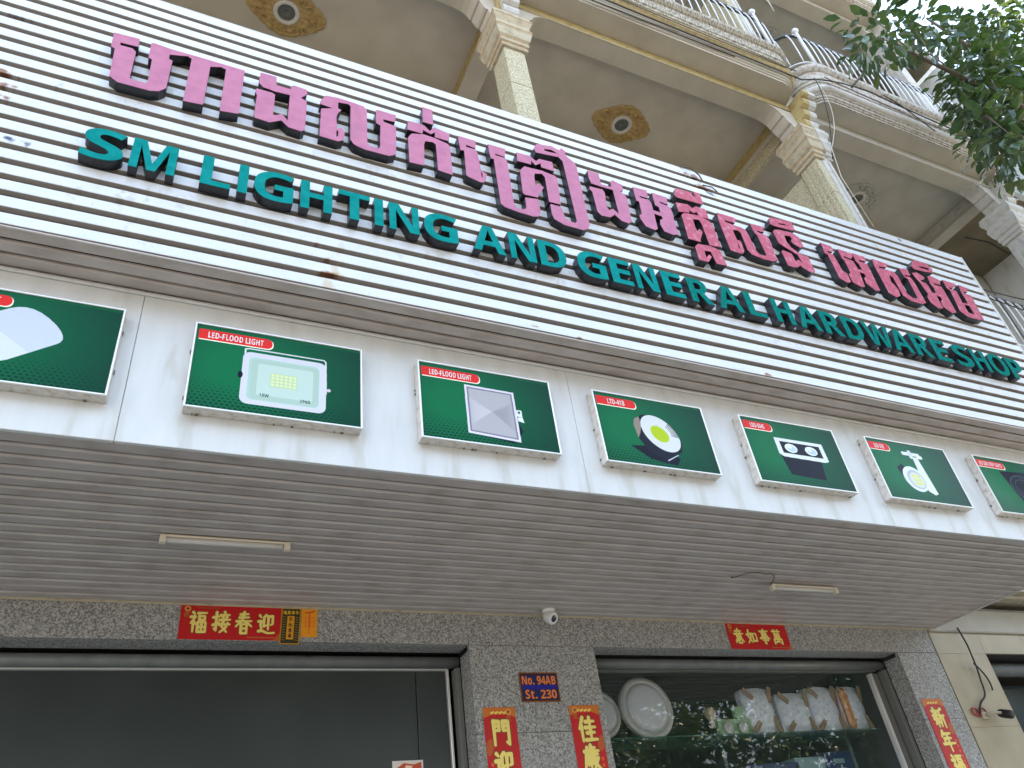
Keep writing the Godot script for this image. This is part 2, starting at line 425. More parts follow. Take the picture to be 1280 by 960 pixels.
const KHMER := [
	[0, [-567, 5495, -548, 5486, -534, 5249, -493, 5217, -348, 5219, -310, 5234, -281, 5276, -282, 5525, -301, 5534, -302, 5573, -217, 5607, -196, 5594, -194, 5212, -100, 5225, -100, 5573, -48, 5598, -22, 5591, -18, 5214, 73, 5231, 73, 5631, -112, 5631, -302, 5626, -383, 5634, -398, 5627, -393, 5492, -375, 5485, -367, 5291, -375, 5270, -429, 5269, -448, 5274, -454, 5509, -474, 5530, -529, 5528, -533, 5551, -450, 5559, -454, 5633, -574, 5622]],
	[1, [153, 5559, 178, 5529, 241, 5521, 321, 5528, 320, 5290, 287, 5335, 259, 5309, 243, 5306, 243, 5488, 227, 5501, 144, 5498, 140, 5466, 151, 5440, 148, 5255, 154, 5238, 229, 5232, 287, 5277, 327, 5236, 393, 5230, 413, 5251, 414, 5514, 381, 5532, 414, 5582, 412, 5625, 340, 5631, 325, 5616, 323, 5584, 245, 5584, 242, 5662, 155, 5659]],
	[2, [491, 5529, 562, 5523, 495, 5488, 492, 5236, 593, 5232, 624, 5257, 629, 5332, 610, 5364, 586, 5342, 584, 5326, 594, 5325, 592, 5279, 583, 5267, 583, 5326, 585, 5342, 581, 5455, 590, 5492, 609, 5528, 590, 5535, 589, 5595, 648, 5608, 662, 5593, 661, 5280, 680, 5247, 696, 5239, 746, 5226, 882, 5229, 923, 5258, 931, 5525, 857, 5536, 854, 5560, 927, 5567, 935, 5638, 825, 5637, 813, 5629, 812, 5502, 837, 5492, 831, 5289, 821, 5269, 772, 5268, 757, 5286, 757, 5607, 737, 5630, 671, 5636, 588, 5639, 517, 5625, 490, 5561]],
	[3, [1105, 5655, 1156, 5654, 1172, 5659, 1174, 5808, 1111, 5811]],
	[3, [1002, 5531, 1095, 5533, 1101, 5571, 1149, 5552, 1178, 5583, 1173, 5533, 1264, 5535, 1273, 5612, 1176, 5631, 1164, 5612, 1144, 5580, 1110, 5621, 1082, 5624, 1008, 5619]],
	[3, [1002, 5450, 1000, 5224, 1090, 5231, 1099, 5429, 1109, 5467, 1158, 5477, 1175, 5463, 1173, 5223, 1262, 5215, 1266, 5481, 1253, 5503, 1176, 5523, 1105, 5529, 1027, 5502, 1008, 5468]],
	[4, [1330, 5549, 1334, 5481, 1358, 5485, 1351, 5252, 1362, 5240, 1435, 5220, 1458, 5224, 1476, 5258, 1488, 5313, 1456, 5333, 1452, 5320, 1460, 5307, 1455, 5261, 1450, 5275, 1450, 5320, 1454, 5333, 1446, 5506, 1433, 5529, 1375, 5528, 1376, 5551, 1438, 5540, 1447, 5619, 1329, 5619]],
	[5, [1531, 5555, 1535, 5486, 1555, 5489, 1551, 5073, 1575, 5050, 1665, 5036, 1759, 5032, 1792, 5044, 1814, 5084, 1818, 5182, 1814, 5208, 1727, 5192, 1720, 5092, 1702, 5075, 1655, 5068, 1640, 5105, 1647, 5498, 1637, 5530, 1571, 5531, 1570, 5548, 1637, 5541, 1650, 5628, 1531, 5626]],
	[5, [1725, 5541, 1821, 5545, 1824, 5587, 1852, 5551, 1895, 5588, 1894, 5548, 1986, 5544, 1987, 5639, 1890, 5631, 1863, 5596, 1826, 5632, 1729, 5629]],
	[5, [1717, 5231, 1727, 5219, 1817, 5225, 1877, 5343, 1840, 5369, 1817, 5326, 1825, 5432, 1834, 5461, 1887, 5480, 1904, 5452, 1893, 5215, 1976, 5218, 1995, 5465, 1984, 5496, 1892, 5512, 1765, 5503, 1729, 5451]],
	[5, [1894, 5101, 1903, 5062, 1967, 5031, 2098, 5028, 2136, 5052, 2156, 5096, 2175, 5671, 2161, 5715, 2106, 5761, 2116, 5810, 2087, 5829, 2068, 5795, 2014, 5819, 1894, 5788, 1869, 5733, 1879, 5694, 2049, 5718, 2051, 5754, 2001, 5745, 1949, 5742, 1949, 5762, 2006, 5775, 2052, 5754, 2050, 5718, 2074, 5685, 2066, 5097, 2049, 5075, 2000, 5080, 1984, 5101, 1976, 5196, 1898, 5195]],
	[6, [2252, 5583, 2261, 5533, 2330, 5529, 2425, 5530, 2415, 5287, 2377, 5325, 2342, 5299, 2332, 5330, 2348, 5474, 2338, 5500, 2240, 5495, 2233, 5465, 2249, 5444, 2247, 5252, 2269, 5223, 2339, 5230, 2378, 5270, 2420, 5226, 2471, 5218, 2502, 5247, 2523, 5478, 2514, 5515, 2481, 5533, 2513, 5563, 2516, 5619, 2443, 5636, 2425, 5615, 2421, 5568, 2411, 5556, 2340, 5555, 2339, 5581, 2344, 5665, 2259, 5667]],
	[7, [2603, 5544, 2601, 5488, 2622, 5487, 2611, 5362, 2584, 5335, 2586, 5301, 2611, 5238, 2676, 5225, 2704, 5244, 2718, 5400, 2779, 5395, 2782, 5370, 2755, 5352, 2742, 5304, 2757, 5241, 2824, 5228, 2868, 5246, 2887, 5500, 2877, 5528, 2804, 5540, 2805, 5556, 2874, 5547, 2884, 5627, 2765, 5633, 2758, 5557, 2756, 5498, 2782, 5489, 2780, 5431, 2721, 5436, 2726, 5509, 2713, 5536, 2641, 5536, 2640, 5551, 2710, 5553, 2723, 5640, 2607, 5632]],
	[8, [2969, 5688, 2988, 5667, 3198, 5672, 3225, 5691, 3222, 5802, 3168, 5794, 3173, 5742, 3147, 5744, 3146, 5780, 3006, 5773]],
	[8, [2953, 5505, 3053, 5530, 3052, 5558, 3090, 5537, 3123, 5561, 3130, 5524, 3216, 5520, 3221, 5625, 3135, 5626, 3095, 5591, 3062, 5619, 2955, 5602]],
	[8, [2949, 5233, 3043, 5232, 3105, 5349, 3086, 5375, 3048, 5330, 3057, 5442, 3057, 5464, 3115, 5479, 3127, 5444, 3123, 5226, 3224, 5237, 3228, 5479, 3198, 5502, 3141, 5527, 3000, 5509, 2967, 5477]],
	[8, [2976, 5040, 3052, 5043, 3099, 5104, 3084, 5125, 3047, 5083, 3052, 5151, 3109, 5158, 3121, 5049, 3209, 5055, 3200, 5198, 3129, 5217, 3016, 5204, 2983, 5170]],
	[9, [3312, 5553, 3308, 5461, 3306, 5235, 3384, 5229, 3418, 5237, 3440, 5275, 3406, 5276, 3395, 5282, 3400, 5330, 3413, 5317, 3406, 5278, 3440, 5276, 3444, 5370, 3412, 5372, 3410, 5452, 3415, 5476, 3462, 5486, 3482, 5468, 3478, 5292, 3504, 5254, 3596, 5239, 3689, 5242, 3739, 5266, 3755, 5495, 3737, 5526, 3662, 5535, 3660, 5554, 3731, 5556, 3748, 5622, 3624, 5614, 3626, 5543, 3632, 5509, 3646, 5496, 3649, 5291, 3627, 5277, 3582, 5278, 3562, 5306, 3553, 5466, 3546, 5516, 3506, 5533, 3442, 5535, 3372, 5546, 3369, 5564, 3464, 5564, 3491, 5628, 3325, 5627]],
	[10, [3854, 5730, 3846, 5686, 3887, 5677, 4057, 5688, 4101, 5703, 4099, 5801, 4046, 5797, 4055, 5757, 4044, 5732, 3953, 5716, 3933, 5728, 4006, 5743, 4042, 5732, 4053, 5758, 4034, 5788, 3878, 5771]],
	[10, [3837, 5596, 3843, 5477, 3914, 5438, 3990, 5401, 4002, 5312, 3974, 5346, 3933, 5318, 3927, 5394, 3852, 5405, 3829, 5390, 3829, 5244, 3883, 5242, 3927, 5253, 3961, 5284, 3980, 5264, 4046, 5233, 4093, 5255, 4097, 5412, 4026, 5416, 3958, 5465, 3934, 5520, 3942, 5594, 4004, 5606, 4014, 5582, 3990, 5547, 4000, 5523, 4054, 5498, 4102, 5520, 4102, 5620, 4043, 5656, 3906, 5645, 3857, 5625]],
	[11, [4329, 5598, 4317, 5524, 4344, 5512, 4341, 5263, 4405, 5234, 4447, 5250, 4458, 5345, 4420, 5363, 4413, 5498, 4406, 5531, 4357, 5544, 4361, 5565, 4411, 5558, 4441, 5593, 4434, 5632, 4326, 5640]],
	[12, [4495, 5519, 4511, 5493, 4506, 5373, 4471, 5334, 4474, 5258, 4545, 5230, 4590, 5243, 4620, 5407, 4669, 5406, 4673, 5378, 4637, 5348, 4631, 5293, 4697, 5236, 4752, 5247, 4772, 5486, 4771, 5540, 4693, 5547, 4694, 5566, 4775, 5568, 4789, 5624, 4659, 5628, 4650, 5536, 4671, 5502, 4668, 5440, 4622, 5437, 4615, 5525, 4526, 5538, 4529, 5557, 4607, 5548, 4646, 5593, 4644, 5619, 4500, 5624]],
	[13, [4859, 5553, 4856, 5476, 4848, 5251, 4911, 5223, 4971, 5250, 4996, 5316, 4978, 5370, 4959, 5400, 4984, 5481, 5017, 5467, 5016, 5268, 5079, 5229, 5202, 5228, 5265, 5254, 5271, 5494, 5255, 5533, 5193, 5528, 5198, 5548, 5262, 5548, 5284, 5624, 5176, 5617, 5177, 5544, 5180, 5514, 5209, 5502, 5194, 5301, 5179, 5277, 5125, 5270, 5079, 5305, 5092, 5499, 5071, 5542, 4985, 5542, 4907, 5539, 4907, 5557, 5001, 5569, 5045, 5624, 4877, 5630]],
	[14, [5364, 5694, 5389, 5664, 5516, 5674, 5493, 5708, 5458, 5722, 5522, 5735, 5601, 5737, 5591, 5712, 5495, 5709, 5517, 5675, 5627, 5691, 5646, 5745, 5612, 5790, 5485, 5800, 5433, 5779]],
	[14, [5332, 5537, 5347, 5510, 5365, 5402, 5369, 5383, 5332, 5333, 5337, 5275, 5393, 5230, 5457, 5246, 5471, 5390, 5518, 5388, 5520, 5358, 5480, 5322, 5473, 5270, 5546, 5218, 5611, 5241, 5626, 5483, 5623, 5530, 5535, 5532, 5534, 5547, 5626, 5552, 5655, 5613, 5554, 5637, 5509, 5619, 5490, 5529, 5502, 5481, 5491, 5421, 5436, 5411, 5439, 5484, 5427, 5517, 5375, 5520, 5383, 5541, 5423, 5552, 5455, 5595, 5389, 5629, 5317, 5600]],
	[15, [5692, 5533, 5721, 5510, 5676, 5272, 5740, 5228, 5873, 5226, 5950, 5245, 5977, 5442, 5992, 5528, 5905, 5531, 5911, 5553, 5965, 5560, 6009, 5618, 5899, 5628, 5872, 5529, 5872, 5456, 5862, 5401, 5788, 5393, 5797, 5372, 5863, 5379, 5862, 5281, 5800, 5281, 5782, 5291, 5795, 5372, 5787, 5392, 5804, 5490, 5805, 5532, 5730, 5535, 5736, 5556, 5778, 5552, 5847, 5603, 5850, 5628, 5701, 5631]],
]

# ---------------------------------------------------------------- the sign over the canopy
func blot(data: PackedByteArray, w: int, h: int, cx: float, cy: float, rx: float, ry: float, c: Color, amount: float, n: FastNoiseLite, nf := 1.0) -> void:
	for y in range(maxi(0, int(cy - ry)), mini(h, int(cy + ry) + 1)):
		for x in range(maxi(0, int(cx - rx)), mini(w, int(cx + rx) + 1)):
			var d := Vector2((x - cx) / rx, (y - cy) / ry).length()
			var k := clampf((1.0 - d) * 1.6 + n.get_noise_2d(x * nf, y * nf) * 1.5 - 0.35, 0.0, 1.0) * amount
			var i := (y * w + x) * 3
			data[i] = int(lerpf(data[i], c.r8, k)); data[i + 1] = int(lerpf(data[i + 1], c.g8, k)); data[i + 2] = int(lerpf(data[i + 2], c.b8, k))

const SX0 := -3.1
const SX1 := 6.37
func sign_texture() -> ImageTexture: # enamel with grime, rust runs and peeled patches where the photograph shows them
	var w := 2048
	var h := 448
	var n := FastNoiseLite.new()
	n.seed = 5; n.frequency = 0.012; n.fractal_octaves = 4
	var n2 := FastNoiseLite.new()
	n2.seed = 6; n2.frequency = 0.09; n2.fractal_octaves = 3
	var data := PackedByteArray()
	data.resize(w * h * 3)
	for y in h:
		for x in w:
			var a := n.get_noise_2d(x * 1.0, y * 3.0)
			var b := n2.get_noise_2d(x * 2.2, y * 0.35)
			var v := clampf(0.835 + a * 0.03 + b * 0.012 - maxf(0.0, b - 0.4) * 0.2, 0.4, 0.95)
			var i := (y * w + x) * 3
			data[i] = int(v * 250.0); data[i + 1] = int(v * 252.0); data[i + 2] = int(v * 255.0)
	var f := func(x: float, y: float): return Vector2((x - SX0) / (SX1 - SX0) * w, (6.25 - y) / 2.1 * h)
	var rust := lin(0.2, 0.07, 0.02)
	var tan_ := lin(0.5, 0.36, 0.18)
	for e in [[0.57, 4.2, 0.05, 0.09, tan_, 0.5], [0.6, 4.3, 0.05, 0.1, tan_, 0.45], [0.56, 4.27, 0.06, 0.018, rust, 0.9], [0.55, 4.36, 0.07, 0.015, rust, 0.8], [0.54, 4.46, 0.06, 0.012, rust, 0.7], [0.62, 4.42, 0.03, 0.14, tan_, 0.3],
			[-0.96, 5.13, 0.07, 0.03, rust, 1.0], [-0.93, 5.045, 0.05, 0.02, rust, 1.0], [-0.95, 4.96, 0.08, 0.025, rust, 1.0], [-0.82, 5.12, 0.02, 0.02, Color(0.1, 0.11, 0.13), 1.0],
			[-0.84, 4.69, 0.03, 0.025, Color(0.17, 0.19, 0.3), 1.0], [-0.77, 4.68, 0.025, 0.02, Color(0.17, 0.19, 0.25), 1.0], [-0.98, 4.86, 0.03, 0.02, Color(0.1, 0.1, 0.12), 1.0],
			[-1.0, 5.6, 0.09, 0.015, Color(0.45, 0.46, 0.47), 0.7], [-0.84, 5.58, 0.06, 0.015, Color(0.45, 0.46, 0.47), 0.7],
			[3.3, 6.1, 0.14, 0.03, rust, 0.9], [3.36, 5.99, 0.1, 0.05, rust, 0.8], [3.45, 5.9, 0.12, 0.03, Color(0.8, 0.78, 0.7), 0.8], [3.42, 5.94, 0.05, 0.03, Color(0.2, 0.15, 0.12), 0.9],
			[3.25, 4.19, 0.04, 0.012, rust, 0.9], [1.93, 4.18, 0.03, 0.008, rust, 0.8], [1.66, 4.2, 0.05, 0.008, rust, 0.6], [5.55, 6.13, 0.05, 0.02, Color(0.15, 0.12, 0.1), 0.8]]:
		var c = f.call(e[0], e[1])
		blot(data, w, h, c.x, c.y, e[2] * 216.0, e[3] * 213.0, e[4], e[5], n2, 0.8)
	var r := RandomNumberGenerator.new()
	r.seed = 77
	for k in 130: # small specks and drip marks under the letters
		var c = f.call(r.randf_range(-1.2, 6.2), [5.12, 4.55, r.randf_range(4.2, 6.1)][k % 3] + r.randf_range(-0.05, 0.03))
		blot(data, w, h, c.x, c.y, r.randf_range(2.0, 12.0), r.randf_range(4.0, 22.0), lin(0.42, 0.38, 0.3), r.randf_range(0.1, 0.45), n2, 1.5)
	var img := Image.create_from_data(w, h, false, Image.FORMAT_RGB8, data)
	img.generate_mipmaps()
	return ImageTexture.create_from_image(img)

func slat_mesh(y0: float, hgt: float, bow: float, bands: Array) -> SurfaceTool:
	var st := begin()
	var pr := [[0.0, -0.032], [0.0, -0.002], [0.002, 0.0], [hgt - 0.002, 0.0], [hgt, -0.002], [hgt, -0.032]]
	var uv := func(v: Vector3): return Vector2((v.x - SX0) / (SX1 - SX0), (6.25 - v.y) / 2.1)
	var n := 24
	var p := func(i: int, k: int):
		var x := lerpf(SX0, SX1 - 0.012, float(i) / n)
		return Vector3(x, y0 + pr[k][0] + bow * sin(x * 2.1 + y0 * 9.0), ZS + pr[k][1] + bow * 0.6 * sin(x * 3.3 + y0 * 5.0))
	for i in n:
		for k in bands:
			var q := [p.call(i, k), p.call(i, k + 1), p.call(i + 1, k + 1), p.call(i + 1, k)]
			for j in [0, 1, 2, 0, 2, 3]:
				st.set_uv(uv.call(q[j])); st.add_vertex(q[j])
	for j in ([5, 4, 3, 5, 3, 2, 5, 2, 1, 5, 1, 0] if bands.size() == 3 else []):
		st.set_uv(uv.call(p.call(n, j))); st.add_vertex(p.call(n, j))
	return st

func glyph(ch: String) -> Array: # [triangles of the front face, lower corner, upper corner]
	if bank.has("g" + ch): return bank["g" + ch]
	var tm := TextMesh.new()
	tm.font = bank.sans
	tm.text = ch
	tm.font_size = 96
	tm.pixel_size = 0.01
	tm.curve_step = 0.4
	tm.depth = 0.1
	var a := tm.get_mesh_arrays()
	var v: PackedVector3Array = a[Mesh.ARRAY_VERTEX]
	var ix: PackedInt32Array = a[Mesh.ARRAY_INDEX] if a[Mesh.ARRAY_INDEX] else PackedInt32Array(range(v.size()))
	var lo := Vector3(1e9, 1e9, 1e9)
	var hi := -lo
	for p in v:
		lo = lo.min(p); hi = hi.max(p)
	bank["g" + ch] = [v, ix, lo, hi]
	return bank["g" + ch]

func latin(sign_: Node3D, ch: String, x: float, w: float, m: Material) -> void:
	if ch == "I": # a plain bar
		var sa := begin()
		bx(sa, Vector3(x, 4.63, ZS - 0.001), Vector3(x + w, 4.835, ZS + 0.055))
		var bar := part("letter", sa, M.letter_side, sign_)
		var sb := begin()
		bx(sb, Vector3(x, 4.63, ZS + 0.0551), Vector3(x + w, 4.835, ZS + 0.058))
		part("letter_face", sb, m, bar)
		return
	var g := glyph(ch)
	var v: PackedVector3Array = g[0]
	var ix: PackedInt32Array = g[1]
	var over := 0.004 if ch in ["S", "G", "O"] else 0.0
	for pass_ in 2:
		var z0 := ZS - 0.001 if pass_ == 0 else ZS + 0.055
		var z1 := ZS + 0.055 if pass_ == 0 else ZS + 0.058
		var st := begin()
		for k in range(0, ix.size(), 3):
			for j in 3:
				var p: Vector3 = v[ix[k + j]]
				var t: Vector3 = (p - g[2]) / (g[3] - g[2])
				st.add_vertex(Vector3(x + t.x * w, 4.63 - over + t.y * (0.205 + 2.0 * over), lerpf(z0, z1, t.z)))
		if pass_ == 0: bank.letter = part("letter", st, M.letter_side, sign_)
		else: part("letter_face", st, m, bank.letter)

func build_sign() -> void:
	var s := thing("shop_sign", "long white ribbed sign with pink Khmer and teal English raised letters above the canopy", "sign", Vector3(2, 4.16, ZS))
	s.position = Vector3.ZERO
	var m := mat("enamel", Color.WHITE, 0.34)
	m.albedo_texture = sign_texture()
	var mr := mat("slat_return", Color(0.77, 0.725, 0.68), 0.6) # folded edges tinted darker to stand for shade in the gaps; same rust runs
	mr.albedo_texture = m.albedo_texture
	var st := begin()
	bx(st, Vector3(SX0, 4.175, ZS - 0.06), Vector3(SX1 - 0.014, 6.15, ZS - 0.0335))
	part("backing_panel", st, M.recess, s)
	for i in 21:
		var hg := 0.0605 if i < 20 else 0.069
		var sl := part("slat", slat_mesh(4.176 + 0.0955 * i, hg, 0.0014, [1, 2, 3]), m, s)
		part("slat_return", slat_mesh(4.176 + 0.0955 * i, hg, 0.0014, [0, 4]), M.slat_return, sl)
	st = begin() # closing strip up the right-hand end, and the lid along the top
	bevel(st, Vector3(SX1 - 0.011, 4.165, ZS - 0.22), Vector3(SX1 + 0.012, 6.165, ZS + 0.004), 0.003)
	part("end_trim", st, M.acm, s)
	st = begin()
	bx(st, Vector3(SX0, 6.158, ZS - 0.22), Vector3(SX1 - 0.012, 6.166, ZS - 0.003))
	part("top_flashing", st, M.acm, s)
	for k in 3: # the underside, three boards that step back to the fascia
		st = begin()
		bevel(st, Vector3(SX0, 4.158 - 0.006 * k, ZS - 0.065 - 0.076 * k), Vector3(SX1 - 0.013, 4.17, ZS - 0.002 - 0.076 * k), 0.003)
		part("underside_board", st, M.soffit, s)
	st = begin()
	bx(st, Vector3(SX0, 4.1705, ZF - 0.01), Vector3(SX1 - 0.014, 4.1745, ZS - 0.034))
	part("underside_gap_shade", st, M.joint, s)  # dark sheet added so the gaps between the boards look shaded
	st = begin() # a length of the top rib has come loose
	tube(st, [Vector3(3.2, 6.165, ZS + 0.004), Vector3(3.28, 6.15, ZS + 0.03), Vector3(3.35, 6.1, ZS + 0.02), Vector3(3.37, 6.06, ZS + 0.012)], 0.006, 6)
	tube(st, [Vector3(3.36, 6.01, ZS + 0.004), Vector3(3.42, 5.98, ZS + 0.03), Vector3(3.47, 5.955, ZS + 0.02)], 0.005, 6)
	part("torn_wire", st, M.cable_brown, s)
	# Khmer line
	var by_letter := {}
	for e in KHMER:
		if not by_letter.has(e[0]): by_letter[e[0]] = []
		var pts := PackedVector2Array()
		for k in range(0, e[1].size(), 2):
			pts.append(Vector2(e[1][k], e[1][k + 1]) * 0.001)
		by_letter[e[0]].append(pts)
	for id in by_letter:
		var a := begin()
		var b := begin()
		for pts in by_letter[id]:
			extrude(a, pts, ZS - 0.001, ZS + 0.055)
			extrude(b, pts, ZS + 0.0552, ZS + 0.058)
		var l := part("letter", a, M.letter_side, s)
		part("letter_face", b, M.pink if id < 8 else M.rose, l)
	# English line: letter, left edge, width
	for e in [["S", -0.556, 0.172], ["M", -0.356, 0.192], ["L", -0.053, 0.136], ["I", 0.115, 0.044], ["G", 0.189, 0.187], ["H", 0.411, 0.158], ["T", 0.601, 0.163], ["I", 0.789, 0.046], ["N", 0.868, 0.162], ["G", 1.06, 0.19],
			["A", 1.338, 0.192], ["N", 1.562, 0.158], ["D", 1.747, 0.174], ["G", 2.0, 0.19], ["E", 2.222, 0.145], ["N", 2.395, 0.158], ["E", 2.6, 0.146], ["R", 2.795, 0.17], ["A", 3.01, 0.195], ["L", 3.25, 0.145],
			["H", 3.48, 0.16], ["A", 3.682, 0.192], ["R", 3.908, 0.172], ["D", 4.11, 0.174], ["W", 4.312, 0.258], ["A", 4.57, 0.193], ["R", 4.796, 0.174], ["E", 5.01, 0.158], ["S", 5.238, 0.182], ["H", 5.455, 0.158], ["O", 5.645, 0.2], ["P", 5.875, 0.16]]:
		latin(s, e[0], e[1], e[2], M.teal if e[1] < 2.7 else M.teal_worn)

# ---------------------------------------------------------------- canopy, boxes and lamps on it
func build_canopy() -> void:
	var c := thing("canopy", "flat canopy with grey slatted underside and white panel fascia over the shopfront", "canopy")
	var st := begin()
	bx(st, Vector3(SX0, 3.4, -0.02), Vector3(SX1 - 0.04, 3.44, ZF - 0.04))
	part("deck", st, M.joint, c)  # coloured near-black so the grooves between the slats look shaded
	var n := 19
	var pitch := (ZF - 0.012) / n
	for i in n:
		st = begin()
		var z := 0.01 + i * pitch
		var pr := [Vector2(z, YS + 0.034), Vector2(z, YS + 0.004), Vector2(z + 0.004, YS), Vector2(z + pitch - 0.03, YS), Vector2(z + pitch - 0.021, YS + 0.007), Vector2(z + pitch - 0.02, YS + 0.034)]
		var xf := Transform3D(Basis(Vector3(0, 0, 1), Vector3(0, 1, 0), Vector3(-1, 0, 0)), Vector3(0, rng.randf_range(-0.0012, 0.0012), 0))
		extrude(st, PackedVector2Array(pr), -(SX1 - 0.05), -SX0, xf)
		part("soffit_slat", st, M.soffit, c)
	var joints := [SX0, -2.33, -0.193, 1.947, 4.104, SX1 - 0.03]
	for i in joints.size() - 1:
		st = begin()
		bevel(st, Vector3(joints[i] + 0.0009, YS - 0.004, ZF - 0.02), Vector3(joints[i + 1] - 0.0009, 4.15, ZF + rng.randf_range(-0.001, 0.001)), 0.002)
		part("fascia_panel", st, M.acm, c)
	st = begin()
	bx(st, Vector3(SX0, YS + 0.002, ZF - 0.035), Vector3(SX1 - 0.031, 4.148, ZF - 0.0205))
	part("joint_backing", st, M.joint, c)
	st = begin()
	bevel(st, Vector3(SX0, 4.118, ZF + 0.002), Vector3(SX1 - 0.03, 4.131, ZF + 0.014), 0.003)
	part("ledge", st, M.acm, c)
	st = begin()
	bevel(st, Vector3(SX1 - 0.045, YS - 0.006, 0.0), Vector3(SX1 - 0.03, 4.15, ZF - 0.021), 0.003)
	part("side_panel", st, M.acm, c)
	st = begin()
	bevel(st, Vector3(SX0, YS - 0.012, 0.001), Vector3(SX1 - 0.05, YS + 0.002, 0.011), 0.002)
	part("wall_angle", st, M.cream, c)

func poster(kind: int) -> Image:
	var w := 640
	var h := 390
	var img := Image.create_empty(w, h, false, Image.FORMAT_RGB8)
	var dk := Color(0.01, 0.22, 0.16)
	var lt := Color(0.01, 0.4, 0.24)
	for x in range(0, w, 2): # the printed ground runs from bright green to deep green
		for y in range(0, h, 2):
			var t := clampf(1.2 - Vector2((x - 150.0) / 470.0, (y - 190.0) / 420.0).length() * 1.0, 0.0, 1.0)
			img.fill_rect(Rect2i(x, y, 2, 2), dk.lerp(lt, t))
	for j in 9: # printed dots along the lower part
		for i in 34:
			var px := i * 19.0 + (9.5 if j % 2 else 0.0)
			var py := 268.0 + j * 14.0
			var r := 1.2 + j * 0.45
			ip(img, ie(px, py, r * 1.5, r, 0.0, 10), Color(0.0, 0.22, 0.16))
	ip(img, [Vector2(0, 0), Vector2(w, 0), Vector2(w, 14), Vector2(0, 14)], Color(0.01, 0.33, 0.2))
	var red := Color(0.85, 0.17, 0.15)
	var dark := Color(0.05, 0.07, 0.13)
	var white := Color(0.86, 0.88, 0.89)
	var tag_w: float = [270.0, 265.0, 265.0, 215.0, 180.0, 150.0, 250.0][kind]
	ip(img, irr(14, 24, 24 + tag_w, 76, 22), Color(0.95, 0.93, 0.85))
	ip(img, [Vector2(14, 24), Vector2(60, 24), Vector2(60, 76), Vector2(14, 76)], Color(0.95, 0.93, 0.85))
	ip(img, irr(12, 22, 20 + tag_w, 71, 22), red)
	ip(img, [Vector2(12, 22), Vector2(60, 22), Vector2(60, 71), Vector2(12, 71)], red)
	var words: String = ["LED BULB LIGHT", "LED-FLOOD LIGHT", "LED-FLOOD LIGHT", "LTD-41B", "LDD-5045", "LDD-31B", "LED 220V STRIP LIGHTS"][kind]
	var tw: float = [205.0, 205.0, 200.0, 96.0, 92.0, 74.0, 210.0][kind]
	itext(img, words, Vector2(16 + (tag_w - tw) * 0.5, 32), 29, tw, white)
	if kind == 0:
		ip(img, [Vector2(40, 360), Vector2(150, 300), Vector2(240, 290), Vector2(300, 330), Vector2(150, 380)], dark)
		ip(img, [Vector2(60, 330), Vector2(40, 290), Vector2(150, 180), Vector2(290, 76), Vector2(312, 65), Vector2(335, 61), Vector2(360, 64), Vector2(385, 75), Vector2(412, 94), Vector2(440, 120), Vector2(458, 143), Vector2(468, 163), Vector2(471, 180), Vector2(466, 194), Vector2(455, 205), Vector2(330, 300), Vector2(295, 318), Vector2(230, 300), Vector2(170, 312), Vector2(110, 350)], Color(0.76, 0.79, 0.84))
		ip(img, [Vector2(150, 180), Vector2(215, 130), Vector2(385, 255), Vector2(330, 300), Vector2(295, 318), Vector2(230, 300), Vector2(170, 312), Vector2(110, 350), Vector2(60, 330), Vector2(40, 290)], Color(0.8, 0.83, 0.83))
		iline(img, [Vector2(215, 130), Vector2(385, 255)], 4, 3, Color(0.72, 0.77, 0.84))
		for i in 7: iline(img, [Vector2(100 + i * 14, 250 - i * 6), Vector2(180 + i * 14, 200 - i * 6)], 3, 1, Color(0.8, 0.84, 0.87))
	elif kind == 1:
		iline(img, [Vector2(188, 130), Vector2(186, 88), Vector2(200, 84), Vector2(488, 84), Vector2(496, 92), Vector2(500, 250)], 7, 6, Color(0.8, 0.82, 0.83))
		ip(img, irr(180, 100, 500, 348, 30), Color(0.8, 0.8, 0.84))
		ip(img, irr(204, 124, 472, 326, 22), Color(0.66, 0.78, 0.74))
		ip(img, irr(214, 132, 470, 322, 18), Color(0.66, 0.75, 0.7))
		ip(img, irr(238, 150, 448, 300, 8), Color(0.73, 0.81, 0.77))
		ip(img, irr(284, 186, 390, 256, 3), Color(0.72, 0.8, 0.68))
		for i in 6:
			for j in 4: ip(img, irr(290 + i * 16.5, 192 + j * 15.5, 301 + i * 16.5, 202 + j * 15.5, 2), Color(0.85, 0.88, 0.62))
		itext(img, "15W", Vector2(250, 292), 14, 36, Color(0.12, 0.2, 0.2))
		itext(img, "IP65", Vector2(402, 296), 14, 38, Color(0.12, 0.2, 0.2))
		ip(img, ie(176, 216, 9, 16), dark)
		ip(img, ie(510, 232, 8, 8), Color(0.8, 0.74, 0.78))
	elif kind == 2:
		ip(img, [Vector2(205, 340), Vector2(420, 366), Vector2(470, 300), Vector2(430, 200)], dark)
		ip(img, [Vector2(208, 88), Vector2(448, 92), Vector2(452, 358), Vector2(206, 342)], Color(0.85, 0.83, 0.88))
		ip(img, [Vector2(218, 98), Vector2(438, 102), Vector2(441, 346), Vector2(216, 332)], Color(0.5, 0.49, 0.55))
		ip(img, [Vector2(226, 106), Vector2(430, 109), Vector2(433, 338), Vector2(224, 325)], Color(0.68, 0.67, 0.69))
		for i in 6: ip(img, [Vector2(226 + i * 9, 150 + i * 12), Vector2(330, 215), Vector2(226 + i * 9, 300 - i * 10)], Color(0.76, 0.75, 0.77, 0.35))
		for i in 6: ip(img, [Vector2(430 - i * 9, 150 + i * 12), Vector2(330, 215), Vector2(432 - i * 9, 310 - i * 10)], Color(0.6, 0.59, 0.62, 0.3))
		ip(img, irr(450, 186, 476, 222, 4), white)
